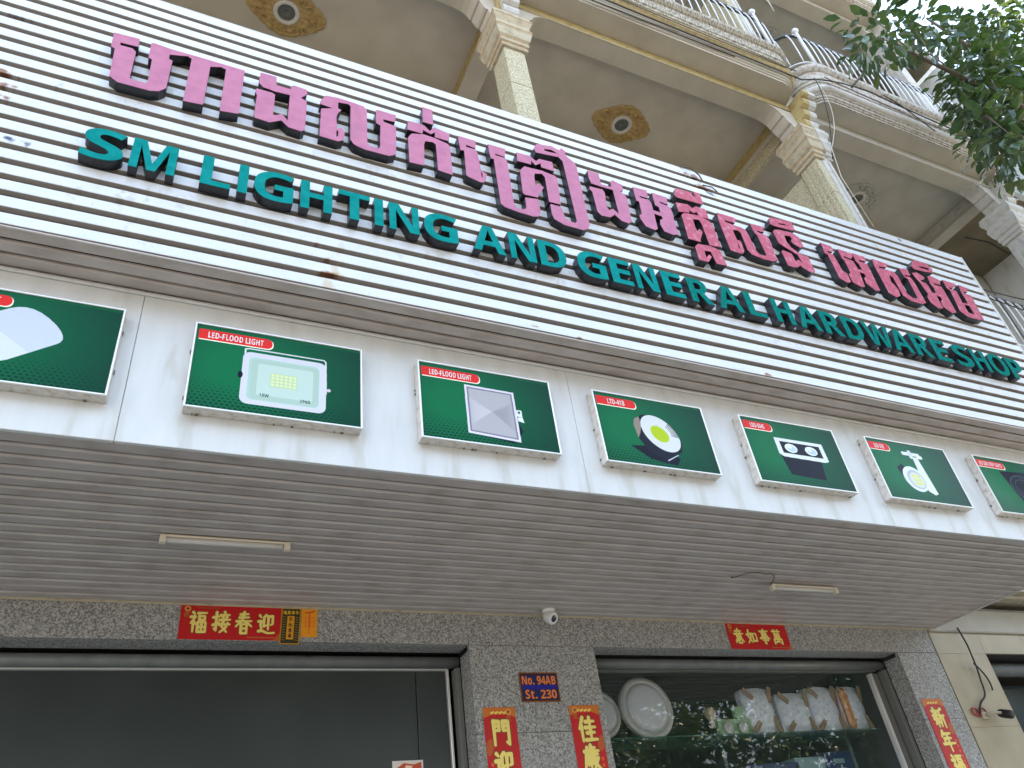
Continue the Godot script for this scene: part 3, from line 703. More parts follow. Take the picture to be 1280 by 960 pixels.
		ip(img, irr(456, 192, 468, 206, 2), Color(0.2, 0.4, 0.35))
		ip(img, [Vector2(452, 226), Vector2(476, 222), Vector2(482, 252), Vector2(452, 246)], white)
	elif kind == 3:
		ip(img, [Vector2(150, 290), Vector2(300, 270), Vector2(420, 330), Vector2(390, 372), Vector2(250, 352)], dark)
		ip(img, [Vector2(195, 165), Vector2(205, 130), Vector2(255, 98), Vector2(330, 92), Vector2(420, 150), Vector2(455, 240), Vector2(440, 290), Vector2(350, 350), Vector2(250, 310), Vector2(205, 240)], Color(0.09, 0.1, 0.16))
		ip(img, [Vector2(195, 165), Vector2(205, 130), Vector2(235, 112), Vector2(240, 160), Vector2(222, 210), Vector2(205, 240)], Color(0.55, 0.5, 0.46))
		ip(img, ie(342, 196, 118, 88, 0.72), Color(0.83, 0.84, 0.84))
		for i in 13:
			var a := -1.35 + i * 0.075
			iline(img, [Vector2(342, 196) + Vector2(cos(a) * 62, sin(a) * 56).rotated(0.5), Vector2(342, 196) + Vector2(cos(a) * 104, sin(a) * 90).rotated(0.5)], 1, 4, Color(0.1, 0.11, 0.16))
		ip(img, ie(336, 200, 54, 42, 0.6), Color(0.68, 0.77, 0.12))
		iline(img, [Vector2(345, 348), Vector2(412, 310)], 6, 4, Color(0.8, 0.8, 0.84))
	elif kind == 4:
		ip(img, [Vector2(195, 210), Vector2(470, 212), Vector2(452, 340), Vector2(220, 330)], dark)
		ip(img, [Vector2(190, 106), Vector2(520, 106), Vector2(525, 216), Vector2(498, 226), Vector2(215, 222), Vector2(190, 206)], white)
		ip(img, [Vector2(220, 126), Vector2(492, 126), Vector2(494, 200), Vector2(222, 198)], Color(0.08, 0.09, 0.14))
		for cx in [286.0, 424.0]:
			ip(img, ie(cx, 163, 42, 28), Color(0.88, 0.92, 0.94))
			ip(img, ie(cx + 4, 166, 30, 18), Color(0.74, 0.8, 0.84))
			ip(img, ie(cx - 6, 158, 12, 7), Color(0.98, 0.98, 0.98))
	elif kind == 5:
		ip(img, [Vector2(160, 180), Vector2(210, 150), Vector2(280, 260), Vector2(250, 320), Vector2(190, 290)], dark)
		ip(img, [Vector2(330, 90), Vector2(372, 90), Vector2(400, 330), Vector2(372, 340), Vector2(330, 318), Vector2(322, 250)], Color(0.86, 0.88, 0.87))
		ip(img, irr(255, 60, 400, 84, 10), white)
		ip(img, irr(308, 46, 338, 104, 10), Color(0.8, 0.84, 0.84))
		ip(img, irr(368, 74, 414, 98, 10), Color(0.9, 0.92, 0.92))
		ip(img, ie(268, 245, 88, 82, 0.4), Color(0.86, 0.89, 0.92))
		ip(img, ie(276, 248, 66, 62, 0.4), Color(0.68, 0.73, 0.78))
		ip(img, ie(280, 250, 54, 50, 0.4), Color(0.82, 0.84, 0.78))
		for i in 3:
			for j in 3: ip(img, ie(256 + i * 24 + j * 4, 226 + j * 24, 9, 8), Color(0.86, 0.85, 0.35))
	else:
		ip(img, [Vector2(190, 90), Vector2(640, 60), Vector2(640, 390), Vector2(330, 390), Vector2(240, 240)], Color(0.03, 0.07, 0.12))
		for k in 4:
			var pts := []
			for i in 30:
				var a := TAU * i / 29
				pts.append(Vector2(360 + cos(a) * (120 - k * 20), 190 + sin(a) * (84 - k * 14)))
			iline(img, pts, 8, 8, [Color(0.25, 0.3, 0.34), Color(0.1, 0.14, 0.2), Color(0.2, 0.25, 0.3), Color(0.1, 0.12, 0.16)][k])
		iline(img, [Vector2(300, 265), Vector2(330, 285)], 12, 10, Color(0.5, 0.8, 0.95))
		iline(img, [Vector2(420, 300), Vector2(470, 290)], 14, 10, Color(0.45, 0.75, 0.9))
	return img

func build_boxes() -> void:
	var labels := ["green light box picturing a white capsule bulb, cut by the photo's left edge", "green light box picturing a white-framed floodlight marked 15W", "green light box picturing a plain square grey floodlight with streaky dust",
		"green light box picturing a black round spotlight with a yellow-green centre", "green light box picturing a white twin-lamp rectangular downlight", "green light box picturing a white track spotlight on a stem", "green light box with a dark strip-light print, last one toward the neighbour"]
	var xs := [[-0.992, -0.247], [0.03, 0.777], [1.054, 1.788], [2.05, 2.792], [3.066, 3.825], [4.105, 4.87], [5.16, 5.91]]
	for i in 7:
		var b := thing("light_box", labels[i], "light box", Vector3.ZERO, "green light boxes along the white fascia")
		var x0: float = xs[i][0]
		var x1: float = xs[i][1]
		var y0 := 3.518
		var y1 := 3.974
		var st := begin()
		bevel(st, Vector3(x0, y0, ZF + 0.001), Vector3(x1, y1, ZF + 0.052), 0.003)
		part("case", st, M.box_metal, b)
		var fw := 0.009
		for e in [[x0, x0 + fw, y0, y1], [x1 - fw, x1, y0, y1], [x0 + fw, x1 - fw, y0, y0 + fw], [x0 + fw, x1 - fw, y1 - fw, y1]]:
			st = begin()
			bevel(st, Vector3(e[0], e[2], ZF + 0.053), Vector3(e[1], e[3], ZF + 0.062), 0.002)
			part("edge_strip", st, M.frame_edge, b)
		st = begin()
		for k in 6:
			var sx := lerpf(x0 + 0.03, x1 - 0.03, rng.randf())
			bevel(st, Vector3(sx, y0 - 0.004, ZF + 0.002), Vector3(sx + rng.randf_range(0.004, 0.016), y0 + 0.001, ZF + 0.016), 0.002)
		for k in 2:
			var sy := rng.randf_range(y0 + 0.03, y1 - 0.03)
			for s in [x0 - 0.005, x1 - 0.001]:
				bevel(st, Vector3(s, sy, ZF + 0.002), Vector3(s + 0.006, sy + rng.randf_range(0.008, 0.02), ZF + 0.014), 0.002)
		part("sealant_lumps", st, M.seal, b).set_meta("kind", "stuff")
		var m := print_mat("poster%d" % i, poster(i), 0.16)
		m.metallic_specular = 0.2
		part("printed_panel", sheet(x0 + fw, x1 - fw, y0 + fw, y1 - fw, ZF + 0.05, ZF + 0.057), m, b)

func build_canopy_lamps() -> void:
	for e in [[0.03, 0.848, 0.0, "long tube lamp under the canopy above the red four-character banner"], [3.845, 0.755, 0.02, "tube lamp hanging loose under the canopy above the shop window"]]:
		var t := thing("tube_lamp", e[3], "lamp", Vector3.ZERO, "tube lamps under the canopy")
		var x0: float = e[0]
		var z: float = e[1]
		var d: float = e[2]
		var st := begin()
		bevel(st, Vector3(x0 + 0.02, YS - 0.012 - d, z - 0.016), Vector3(x0 + 0.58, YS - 0.001 - d, z + 0.016), 0.003)
		part("housing", st, M.tube_cap, t)
		st = begin(true)
		var xf := Transform3D(Basis(Vector3(0, 1, 0), Vector3(1, 0, 0), Vector3(0, 0, -1)), Vector3(x0 + 0.03, YS - 0.024 - d, z))
		lathe(st, [[0.0, 0.0], [0.014, 0.0], [0.014, 0.54], [0.0, 0.54]], 14, xf)
		part("tube", st, M.tube_cover, t)
		for s in [x0, x0 + 0.575]:
			st = begin()
			bevel(st, Vector3(s, YS - 0.042 - d, z - 0.018), Vector3(s + 0.03, YS - 0.001 - d, z + 0.018), 0.004)
			part("end_cap", st, M.tube_cap, t)
	var st := begin(true)
	tube(st, bez(Vector3(3.49, YS - 0.002, 0.8), Vector3(3.44, YS - 0.05, 0.82), Vector3(3.5, YS - 0.01, 0.92), Vector3(3.66, YS - 0.012, 0.9)) + bez(Vector3(3.68, YS - 0.02, 0.9), Vector3(3.76, YS - 0.005, 0.9), Vector3(3.82, YS - 0.004, 0.88), Vector3(3.84, YS - 0.03, 0.76)), 0.0035, 6)
	single("loose_wire", st, M.cable_brown, "loose brown wire looping beside the hanging tube lamp", "wire")
	var c := thing("security_camera", "small white ball security camera under the canopy above the number plate", "camera", Vector3(2.47, YS, 0.11))
	st = begin(true)
	lathe(st, [[0.0, -0.022], [0.03, -0.022], [0.045, -0.012], [0.046, -0.001], [0.0, -0.001]], 20)
	part("mount", st, M.plastic_white, c)
	var aim := Transform3D(Basis(Quaternion(Vector3.UP, Vector3(0.32, -0.55, 0.77).normalized())), Vector3(0, -0.05, 0.0))
	st = begin(true)
	lathe(st, [[0.0, -0.042], [0.022, -0.036], [0.037, -0.02], [0.042, 0.0], [0.042, 0.035], [0.036, 0.046], [0.03, 0.044], [0.0, 0.042]], 22, aim)
	part("body", st, M.plastic_white, c)
	st = begin(true)
	lathe(st, [[0.0, 0.0475], [0.014, 0.0465], [0.026, 0.043], [0.028, 0.0435]], 18, aim)
	part("lens", st, M.lens, c)

# ---------------------------------------------------------------- the shop under the canopy
func wall_boxes(st: SurfaceTool, list: Array) -> void:
	for e in list: bx(st, e[0], e[1])

func build_shopfront(b: Node3D) -> void:
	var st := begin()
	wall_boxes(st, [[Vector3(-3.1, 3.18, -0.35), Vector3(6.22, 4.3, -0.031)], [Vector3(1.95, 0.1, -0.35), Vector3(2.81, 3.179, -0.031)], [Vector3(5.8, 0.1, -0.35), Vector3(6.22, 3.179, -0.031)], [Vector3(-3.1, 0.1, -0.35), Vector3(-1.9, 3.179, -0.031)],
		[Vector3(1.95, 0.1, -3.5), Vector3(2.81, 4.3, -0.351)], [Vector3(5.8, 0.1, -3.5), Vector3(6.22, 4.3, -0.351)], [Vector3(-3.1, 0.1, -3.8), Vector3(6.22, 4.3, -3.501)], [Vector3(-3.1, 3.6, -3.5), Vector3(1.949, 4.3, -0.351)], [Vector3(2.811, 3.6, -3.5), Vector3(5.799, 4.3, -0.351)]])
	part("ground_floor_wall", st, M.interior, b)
	var g := 0.0025
	var panels := [] # x0, x1, y0, y1 of every granite slab on the face
	for e in [[-3.1, -1.3], [-1.3, 0.35], [0.35, 1.92], [1.92, 2.862], [2.862, 4.45], [4.45, 5.77], [5.77, 6.25]]: panels.append([e[0], e[1], 3.15, 3.42])
	for y in [[0.12, 0.92], [0.92, 1.77], [1.77, 2.62], [2.62, 3.15]]:
		panels.append([1.92, 2.84, y[0], y[1]])
		panels.append([5.77, 6.25, y[0], y[1]]); panels.append([-2.4, -1.6, y[0], y[1]])
	for p in panels:
		st = begin()
		var dz := rng.randf_range(-0.0012, 0.0012)
		bevel(st, Vector3(p[0] + g * 0.5, p[2] + g * 0.5, -0.03), Vector3(p[1] - g * 0.5, p[3] - g * 0.5, dz), 0.0015)
		part("granite_slab", st, M.granite, b)
	for e in [[Vector3(-1.6, 3.12, -0.16), Vector3(1.92, 3.148, -0.031)], [Vector3(2.84, 3.12, -0.16), Vector3(5.77, 3.148, -0.031)], [Vector3(1.921, 0.12, -0.16), Vector3(1.948, 3.119, -0.031)], [Vector3(2.812, 0.12, -0.16), Vector3(2.839, 3.119, -0.031)], [Vector3(5.771, 0.12, -0.16), Vector3(5.799, 3.119, -0.031)]]:
		st = begin()
		var q0: Vector3 = e[0]
		var q1: Vector3 = e[1]
		bevel(st, Vector3(q0.x, q0.y + 0.03, q0.z) if q0.y > 3.0 else q0, Vector3(q1.x, q1.y + 0.03, q1.z) if q0.y > 3.0 else q1, 0.001)
		part("granite_reveal", st, M.granite, b)
	for e in [[-1.6, 1.92], [2.84, 5.77]]: # roller shutter wound up inside the head of each opening
		st = begin(true)
		lathe(st, [[0.0, 0.0], [0.036, 0.0], [0.036, e[1] - e[0] - 0.006], [0.0, e[1] - e[0] - 0.006]], 20, Transform3D(Basis(Vector3(0, 1, 0), Vector3(1, 0, 0), Vector3(0, 0, -1)), Vector3(e[0] + 0.003, 3.102, -0.205)))
		part("shutter_roll", st, M.shutter_grey, b)
		for s in [e[0] + 0.001, e[1] - 0.036]:
			st = begin()
			bevel(st, Vector3(s, 0.12, -0.24), Vector3(s + 0.035, 3.06, -0.165), 0.003)
			part("shutter_track", st, M.frame_grey, b)
	# left opening: dark sheet doors
	var d := Vector3(0, 0, -0.25)
	for e in [[-1.56, 1.643], [1.647, 1.842]]:
		st = begin()
		bevel(st, Vector3(e[0], 0.13, d.z - 0.03), Vector3(e[1], 3.062, d.z), 0.003)
		part("door_leaf", st, M.door_metal, b)
	st = begin()
	bevel(st, Vector3(-1.56, 3.062, -0.262), Vector3(1.846, 3.078, -0.226), 0.003)
	part("door_head_rail", st, M.frame_edge, b)
	st = begin()
	bevel(st, Vector3(1.846, 0.13, -0.27), Vector3(1.862, 3.078, -0.226), 0.003)
	part("door_jamb_rail", st, M.frame_edge, b)
	# right opening: glass shopfront
	for e in [[2.875, 4.213], [4.217, 5.65]]:
		st = begin()
		bx(st, Vector3(e[0], 0.14, -0.266), Vector3(e[1], 3.062, -0.258))
		part("window_pane", st, M.glass, b)
	st = begin()
	bevel(st, Vector3(5.652, 0.13, -0.29), Vector3(5.66, 3.05, -0.235), 0.001)
	part("window_jamb", st, M.frame_edge, b)
	st = begin()
	bevel(st, Vector3(5.661, 0.13, -0.3), Vector3(5.733, 3.05, -0.24), 0.003)
	part("window_stile", st, M.frame_grey, b)
	st = begin()
	bevel(st, Vector3(2.86, 3.063, -0.29), Vector3(5.73, 3.075, -0.235), 0.003)
	part("window_head", st, M.frame_grey, b)
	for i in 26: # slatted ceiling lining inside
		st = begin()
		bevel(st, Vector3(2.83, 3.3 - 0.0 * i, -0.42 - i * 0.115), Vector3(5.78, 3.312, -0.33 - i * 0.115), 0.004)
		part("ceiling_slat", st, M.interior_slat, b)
	st = begin()
	bx(st, Vector3(-3.1, 0.06, -3.5), Vector3(6.22, 0.119, 0.0))
	part("shop_floor", st, M.paving, b)

func build_display() -> void:
	var sh := thing("display_shelf", "clear glass display shelf behind the shop window", "shelf")
	var st := begin()
	bx(st, Vector3(2.9, 2.635, -0.72), Vector3(5.64, 2.643, -0.34))
	part("shelf_board", st, M.shelf_glass, sh)
	for x in [3.0, 4.26, 5.6]:
		st = begin()
		bevel(st, Vector3(x, 0.12, -0.7), Vector3(x + 0.012, 2.634, -0.67), 0.002)
		part("upright", st, M.shelf_glass, sh)
	for e in [[3.08, 2.83, 0.17, -0.46, "round ceiling lamp behind glass, half hidden by the granite pier"], [3.47, 2.862, 0.225, -0.43, "large round ceiling lamp with pale rim standing on the glass shelf"]]:
		var l := thing("round_lamp", e[4], "lamp", Vector3(e[0], e[1], e[3]), "round lamps on the glass shelf")
		var r: float = e[2]
		var xf := Transform3D(Basis(Vector3(1, 0, 0), Vector3(0, 0.1, 0.995), Vector3(0, -0.995, 0.1)), Vector3.ZERO)
		st = begin(true)
		lathe(st, [[0.0, -0.04], [r * 0.97, -0.04], [r, -0.03], [r, -0.005], [r * 0.97, 0.006], [r * 0.8, 0.008], [r * 0.78, 0.0], [0.0, 0.0]], 40, xf)
		part("rim", st, M.lamp_rim, l)
		st = begin(true)
		lathe(st, [[r * 0.775, 0.001], [r * 0.76, 0.014], [r * 0.6, 0.024], [r * 0.3, 0.03], [0.0, 0.031]], 36, xf)
		part("diffuser", st, M.diffuser, l)
	var em := thing("emergency_light", "mint green twin-head emergency light standing on the glass shelf", "lamp", Vector3(4.12, 2.644, -0.45))
	st = begin()
	bevel(st, Vector3(-0.02, 0.0, -0.05), Vector3(0.3, 0.13, 0.0), 0.008)
	bevel(st, Vector3(0.17, 0.13, -0.05), Vector3(0.26, 0.22, 0.0), 0.008)
	part("body", st, M.mint, em)
	for x in [0.05, 0.19]:
		st = begin(true)
		lathe(st, [[0.0, 0.0], [0.03, 0.0], [0.045, 0.02], [0.04, 0.022], [0.0, 0.016]], 20, Transform3D(Basis(Vector3(1, 0, 0), Vector3(0, 0, 1), Vector3(0, -1, 0)), Vector3(x, 0.06, 0.002)))
		part("lamp_head", st, M.lamp_rim, em)
	st = begin(true)
	lathe(st, [[0.0, 0.0], [0.02, 0.0], [0.018, 0.05], [0.04, 0.08], [0.044, 0.11], [0.03, 0.14], [0.0, 0.15]], 20, Transform3D(Basis.IDENTITY, Vector3(-0.06, 0.07, -0.02)))
	part("bulb", st, M.cream, em)
	var wl := ["film-wrapped lamp box with card corners, cracked film, nearest the green emergency light", "milky film-wrapped lamp box with card corners, second in the row of four", "blue-white film-wrapped lamp box with card corners, third in the row of four", "amber-edged film-wrapped lamp box at the window's right end"]
	for i in 4:
		var x: float = [4.4, 4.745, 5.08, 5.41][i]
		var w: float = [0.29, 0.32, 0.3, 0.27][i]
		var h: float = [0.355, 0.315, 0.36, 0.36][i]
		var p := thing("wrapped_lamp", wl[i], "lamp box", Vector3(x, 2.644, -0.46), "film-wrapped lamps on the glass shelf")
		st = begin(true)
		var prof := []
		for j in 9:
			var row := []
			for k in 9:
				var u := k / 8.0 * 2.0 - 1.0
				var v := j / 8.0 * 2.0 - 1.0
				var bulge := 0.055 * (1.0 - pow(absf(u), 3.0)) * (1.0 - pow(absf(v), 3.0)) + rng.randf_range(-0.004, 0.004)
				var rr := 1.0 - 0.1 * pow(absf(u * v), 2.0)
				row.append(Vector3(w * 0.5 * (1.0 + u * rr), h * 0.5 * (1.0 + v * rr), bulge))
			prof.append(row)
		for j in 8:
			for k in 8:
				quad(st, prof[j + 1][k], prof[j + 1][k + 1], prof[j][k + 1], prof[j][k])
		part("film_front", st, M.wrap, p)
		st = begin()
		bevel(st, Vector3(0.004, 0.0, -0.1), Vector3(w - 0.004, h - 0.004, -0.002), 0.02)
		part("carton", st, M.wrap_amber if i == 3 else M.wrap, p)
		for c in [[0.14, 0.84, -0.75], [0.86, 0.82, 1.35], [0.17, 0.17, 0.75], [0.85, 0.2, -1.2]]:
			st = begin()
			var cx: float = c[0] * w
			var cy: float = c[1] * h
			bevel(st, Vector3(-0.062, -0.02, 0.0), Vector3(0.062, 0.02, 0.012), 0.004, Transform3D(Basis(Vector3(0, 0, 1), c[2]), Vector3(cx, cy, 0.032)))
			part("card_strip", st, M.card, p)
		if i == 3:
			st = begin()
			bevel(st, Vector3(0.005, 0.02, 0.0), Vector3(0.085, h - 0.02, 0.055), 0.02)
			part("amber_edge", st, M.wrap_amber, p)
	var k := 0
	for e in [[4.55, 2.2, 0.5, 0.3, "blue_box", "dark blue carton on the lower shelf in the shop"], [5.02, 2.2, 0.32, 0.33, "pale_box", "pale teal carton on the lower shelf beside the dark blue one"], [5.36, 2.2, 0.3, 0.36, "blue_box", "dark blue carton with two pale marks at the lower shelf's right end"]]:
		var cb := thing("carton", e[5], "box", Vector3(e[0], e[1], -0.75))
		st = begin()
		bevel(st, Vector3(0, 0, -0.25), Vector3(e[2], e[3], 0.0), 0.004)
		part("box_body", st, M[e[4]], cb)
		if k == 2:
			for yy in [0.2, 0.27]:
				st = begin()
				bx(st, Vector3(0.08, yy, 0.0005), Vector3(0.2, yy + 0.035, 0.002))
				part("printed_mark", st, M.pale_box, cb)
		k += 1
	st = begin()
	bevel(st, Vector3(2.9, 2.17, -1.05), Vector3(5.64, 2.195, -0.4), 0.003)
	single("lower_shelf", st, M.interior_slat, "dark lower shelf carrying cartons inside the window", "shelf")

# ---------------------------------------------------------------- papers and plates on the granite
const HAN := {
	"fu": "22,10 30,18/12,30 36,28 14,56/26,44 26,92/30,52 38,60/48,14 92,12/56,26 56,42 84,42 84,26 56,26/50,52 50,92 90,92 90,52 50,52/70,52 70,92/50,72 90,72",
	"jie": "8,30 38,26/24,8 24,84 14,76/8,62 38,50/66,6 70,14/46,20 92,18/58,26 62,36/80,24 74,36/42,40 96,38/62,44 52,66 80,90/84,54 72,76 46,92/40,60 96,58",
	"chun": "30,14 72,12/26,28 76,26/12,44 90,42/50,4 40,40 8,66/56,44 92,64/36,56 36,94 66,94 66,56 36,56/36,74 66,74",
	"ying": "14,16 22,24/8,42 24,40 20,58 26,74 12,84/10,84 30,82 60,92 96,90/50,14 38,24 38,64 52,58/62,20 62,76/62,20 86,18 86,52 76,56",
	"yi": "50,4 54,12/24,18 78,16/36,22 40,32/66,22 60,32/12,36 90,34/32,44 32,66 68,66 68,44 32,44/32,55 68,55/20,76 16,90/34,74 40,92 66,92 68,82/48,70 54,78/74,72 86,84",
	"ru": "28,10 16,50 44,86/44,30 34,66 8,90/4,38 50,34/58,32 58,78 90,78 90,32 58,32",
	"shi": "14,16 88,14/50,4 50,94 38,86/30,26 30,38 70,38 70,26 30,26/26,48 78,48 78,72 24,72/8,60 94,60",
	"wan": "14,14 86,14/34,6 34,24/66,6 66,24/28,30 28,54 72,54 72,30 28,30/28,42 72,42/50,30 50,76/16,92 16,64 86,64 84,94 74,88/34,82 60,76 68,84",
	"men": "14,8 14,94/14,10 40,10 40,42 14,42/14,26 40,26/60,10 60,42 86,42/60,10 86,10 86,92 74,84/60,26 86,26",
	"jia": "30,6 8,48/20,34 20,94/44,22 90,20/66,6 66,44/40,44 94,42/46,64 88,62/66,46 66,88/36,90 98,88",
	"sui": "50,2 50,20/50,12 72,10/30,10 30,22/14,24 90,22/22,36 84,34/22,36 8,90/58,26 72,72 92,90/82,48 60,84/30,48 54,46/42,48 42,80/32,60 28,74/52,58 56,70/74,28 82,34",
	"xin": "28,4 32,12/12,18 50,16/22,24 26,34/42,22 36,34/8,40 54,38/10,56 52,54/30,40 30,92/26,62 12,80/36,62 48,76/86,8 62,18/62,18 60,60 52,90/62,42 96,40/80,42 80,96",
	"nian": "28,4 12,30/26,18 82,16/24,40 78,38/24,40 24,62/6,64 96,62/52,18 52,98",
}

func red_ground(w: int, h: int) -> Image:
	var img := Image.create_empty(w, h, false, Image.FORMAT_RGB8)
	img.fill(Color(0.74, 0.02, 0.05))
	return img

func han(img: Image, key: String, at: Vector2, size: Vector2, w: float) -> void:
	brush(img, HAN[key], at, size, w * 1.5, Color(0.45, 0.22, 0.06))
	brush(img, HAN[key], at, size, w, Color(0.93, 0.84, 0.45))

func coin(img: Image, c: Vector2, r: float) -> void:
	var gold := Color(0.8, 0.5, 0.14)
	for k in 5: iline(img, [c + Vector2(-r * 0.6 + k * r * 0.3, r * 1.2), c + Vector2(-r * 1.0 + k * r * 0.3, r * 2.2), c + Vector2(-r * 0.4 + k * r * 0.34, r * 3.0)], r * 0.22, r * 0.1, gold.darkened(0.15))
	ip(img, ie(c.x, c.y, r, r), gold.lightened(0.25))
	ip(img, ie(c.x, c.y, r * 0.78, r * 0.78), gold)
	ip(img, [c + Vector2(-r, -r) * 0.3, c + Vector2(r, -r) * 0.3, c + Vector2(r, r) * 0.3, c + Vector2(-r, r) * 0.3], Color(0.2, 0.06, 0.03))

func horizontal_banner(keys: Array, w: int, h: int, x0: float, step: float, size: Vector2) -> Image:
	var img := red_ground(w, h)
	coin(img, Vector2(50, 34), 22)
	for i in 7: iline(img, [Vector2(120 + i * 22, 26), Vector2(134 + i * 22, 26)], 9, 9, Color(0.6, 0.32, 0.1))
	for i in 9: iline(img, [Vector2(w - 240 + i * 22, h - 22), Vector2(w - 228 + i * 22, h - 22)], 9, 9, Color(0.72, 0.42, 0.16))
	ip(img, [Vector2(w - 60, h), Vector2(w, h - 70), Vector2(w, h)], Color(0.72, 0.36, 0.1))
	for i in keys.size(): han(img, keys[i], Vector2(x0 + i * step, (h - size.y) * 0.5), size, size.x * 0.15)
	return img

func couplet(keys: Array, coin_x: float) -> Image:
	var w := 200
	var h := 1000
	var img := red_ground(w, h)
	ip(img, [Vector2(0, 0), Vector2(w, 0), Vector2(w, 62), Vector2(w * 0.75, 44), Vector2(w * 0.25, 44), Vector2(0, 62)], Color(0.78, 0.42, 0.08))
	iline(img, [Vector2(0, 3), Vector2(w, 3)], 6, 6, Color(0.62, 0.12, 0.05))
	for i in 4: iline(img, [Vector2(50 + i * 26, 36), Vector2(64 + i * 26, 30)], 12, 10, Color(0.93, 0.8, 0.4))
	coin(img, Vector2(coin_x, 30), 17)
	for i in 8: ip(img, ie(30.0 if coin_x > 100.0 else 170.0, 300 + i * 34.0, 9, 11), Color(0.85, 0.35, 0.1))
	ip(img, ie(22.0 if coin_x > 100.0 else 180.0, 215, 24, 44, 0.3), Color(0.72, 0.33, 0.08))
	for i in keys.size(): han(img, keys[i], Vector2(40, 66 + i * 158), Vector2(122, 146), 21.0)
	return img

func build_papers() -> void:
	var z := 0.0025
	var p := thing("paper_banner", "wide red paper banner with four gold characters above the dark doors", "banner")
	part("paper", sheet(0.205, 0.752, 3.154, 3.351, z, z + 0.002, 0.0), print_mat("banner_a", horizontal_banner(["fu", "jie", "chun", "ying"], 720, 260, 62, 160, Vector2(132, 176)), 0.45), p)
	var img := Image.create_empty(120, 220, false, Image.FORMAT_RGB8)
	img.fill(Color(0.7, 0.5, 0.05))
	ip(img, [Vector2(8, 8), Vector2(112, 8), Vector2(112, 212), Vector2(8, 212)], Color(0.12, 0.14, 0.04))
	ip(img, [Vector2(38, 50), Vector2(82, 50), Vector2(82, 190), Vector2(38, 190)], Color(0.85, 0.58, 0.06))
	for i in 4: brush(img, HAN[["fu", "wan", "shi", "nian"][i]], Vector2(10 + i * 25, 18), Vector2(24, 24), 3.5, Color(0.85, 0.66, 0.12))
	for i in 4: brush(img, HAN[["nian", "ru", "yi", "shi"][i]], Vector2(47, 56 + i * 33), Vector2(26, 28), 3.5, Color(0.3, 0.16, 0.02))
	for i in 10:
		for s in [14.0, 90.0]: iline(img, [Vector2(s, 56 + i * 15), Vector2(s + 16, 60 + i * 15)], 4, 3, Color(0.65, 0.5, 0.08))
	p = thing("talisman_paper", "narrow dark-printed yellow paper slip overlapping the end of the red banner", "paper slip")
	part("paper", sheet(0.747, 0.86, 3.133, 3.348, z + 0.003, z + 0.005, 0.006), print_mat("talisman_a", img, 0.5), p)
	img = Image.create_empty(110, 180, false, Image.FORMAT_RGB8)
	img.fill(Color(0.9, 0.58, 0.04))
	iline(img, [Vector2(28, 30), Vector2(56, 26), Vector2(88, 18)], 8, 8, Color(0.82, 0.2, 0.05))
	iline(img, [Vector2(56, 26), Vector2(55, 160)], 6, 4, Color(0.82, 0.25, 0.05))
	brush(img, "18,20 18,80 45,80 45,20 18,20/18,50 45,50/60,20 60,80 90,80 90,20 60,20/60,50 90,50", Vector2(15, 35), Vector2(80, 100), 4.0, Color(0.85, 0.38, 0.06))
	p = thing("talisman_paper", "plain yellow paper slip with a red drawn sign, right of the red banner", "paper slip")
	part("paper", sheet(0.868, 0.962, 3.178, 3.349, z, z + 0.002), print_mat("talisman_b", img, 0.5), p)
	p = thing("paper_banner", "red paper banner with four gold characters above the glass shop window", "banner")
	part("paper", sheet(4.03, 4.62, 3.152, 3.347, z, z + 0.002), print_mat("banner_b", horizontal_banner(["yi", "ru", "shi", "wan"], 720, 260, 62, 152, Vector2(128, 160)), 0.45), p)
	p = thing("paper_banner", "red vertical couplet strip with the gold gate character on the granite pier", "banner")
	part("paper", sheet(1.973, 2.188, 1.7, 2.768, z, z + 0.002), print_mat("couplet_a", couplet(["men", "ying", "chun", "fu", "wan"], 156.0), 0.45), p)
	p = thing("paper_banner", "red vertical couplet strip beside the shop window's left edge", "banner")
	part("paper", sheet(2.57, 2.786, 1.7, 2.772, z, z + 0.002), print_mat("couplet_b", couplet(["jia", "sui", "ying", "fu", "wan"], 38.0), 0.45), p)
	p = thing("paper_banner", "red vertical paper strip on the granite beside the beige tiled wall", "banner")
	part("paper", sheet(5.815, 6.05, 1.7, 2.773, z, z + 0.002), print_mat("couplet_c", couplet(["xin", "nian", "fu", "wan", "shi"], -40.0), 0.45), p)
	img = Image.create_empty(420, 280, false, Image.FORMAT_RGB8)
	img.fill(Color(0.5, 0.27, 0.05))
	ip(img, irr(12, 12, 408, 268, 4), Color(0.17, 0.05, 0.04))
	ip(img, irr(20, 24, 400, 256, 2), Color(0.07, 0.06, 0.3))
	ip(img, [Vector2(20, 122), Vector2(400, 122), Vector2(400, 160), Vector2(20, 160)], Color(0.06, 0.06, 0.55))
	itext(img, "No. 94AB", Vector2(28, 34), 84, 362, Color(0.92, 0.5, 0.13))
	itext(img, "St. 230", Vector2(48, 166), 84, 336, Color(0.92, 0.5, 0.13))
	p = thing("number_plate", "small navy house number plate with orange lettering on the granite pier", "plate")
	part("plate", sheet(2.243, 2.518, 2.796, 2.977, z, z + 0.006), print_mat("plate", img, 0.35), p)
	p = thing("door_sticker", "white poster edge with an orange red picture on the dark door", "poster")
	img = Image.create_empty(160, 320, false, Image.FORMAT_RGB8)
	img.fill(Color(0.85, 0.82, 0.78))
	ip(img, [Vector2(12, 40), Vector2(60, 12), Vector2(110, 20), Vector2(150, 10), Vector2(150, 60), Vector2(96, 70), Vector2(40, 80)], Color(0.75, 0.28, 0.12))
	ip(img, [Vector2(70, 22), Vector2(104, 26), Vector2(88, 62), Vector2(52, 60)], Color(0.95, 0.8, 0.72))
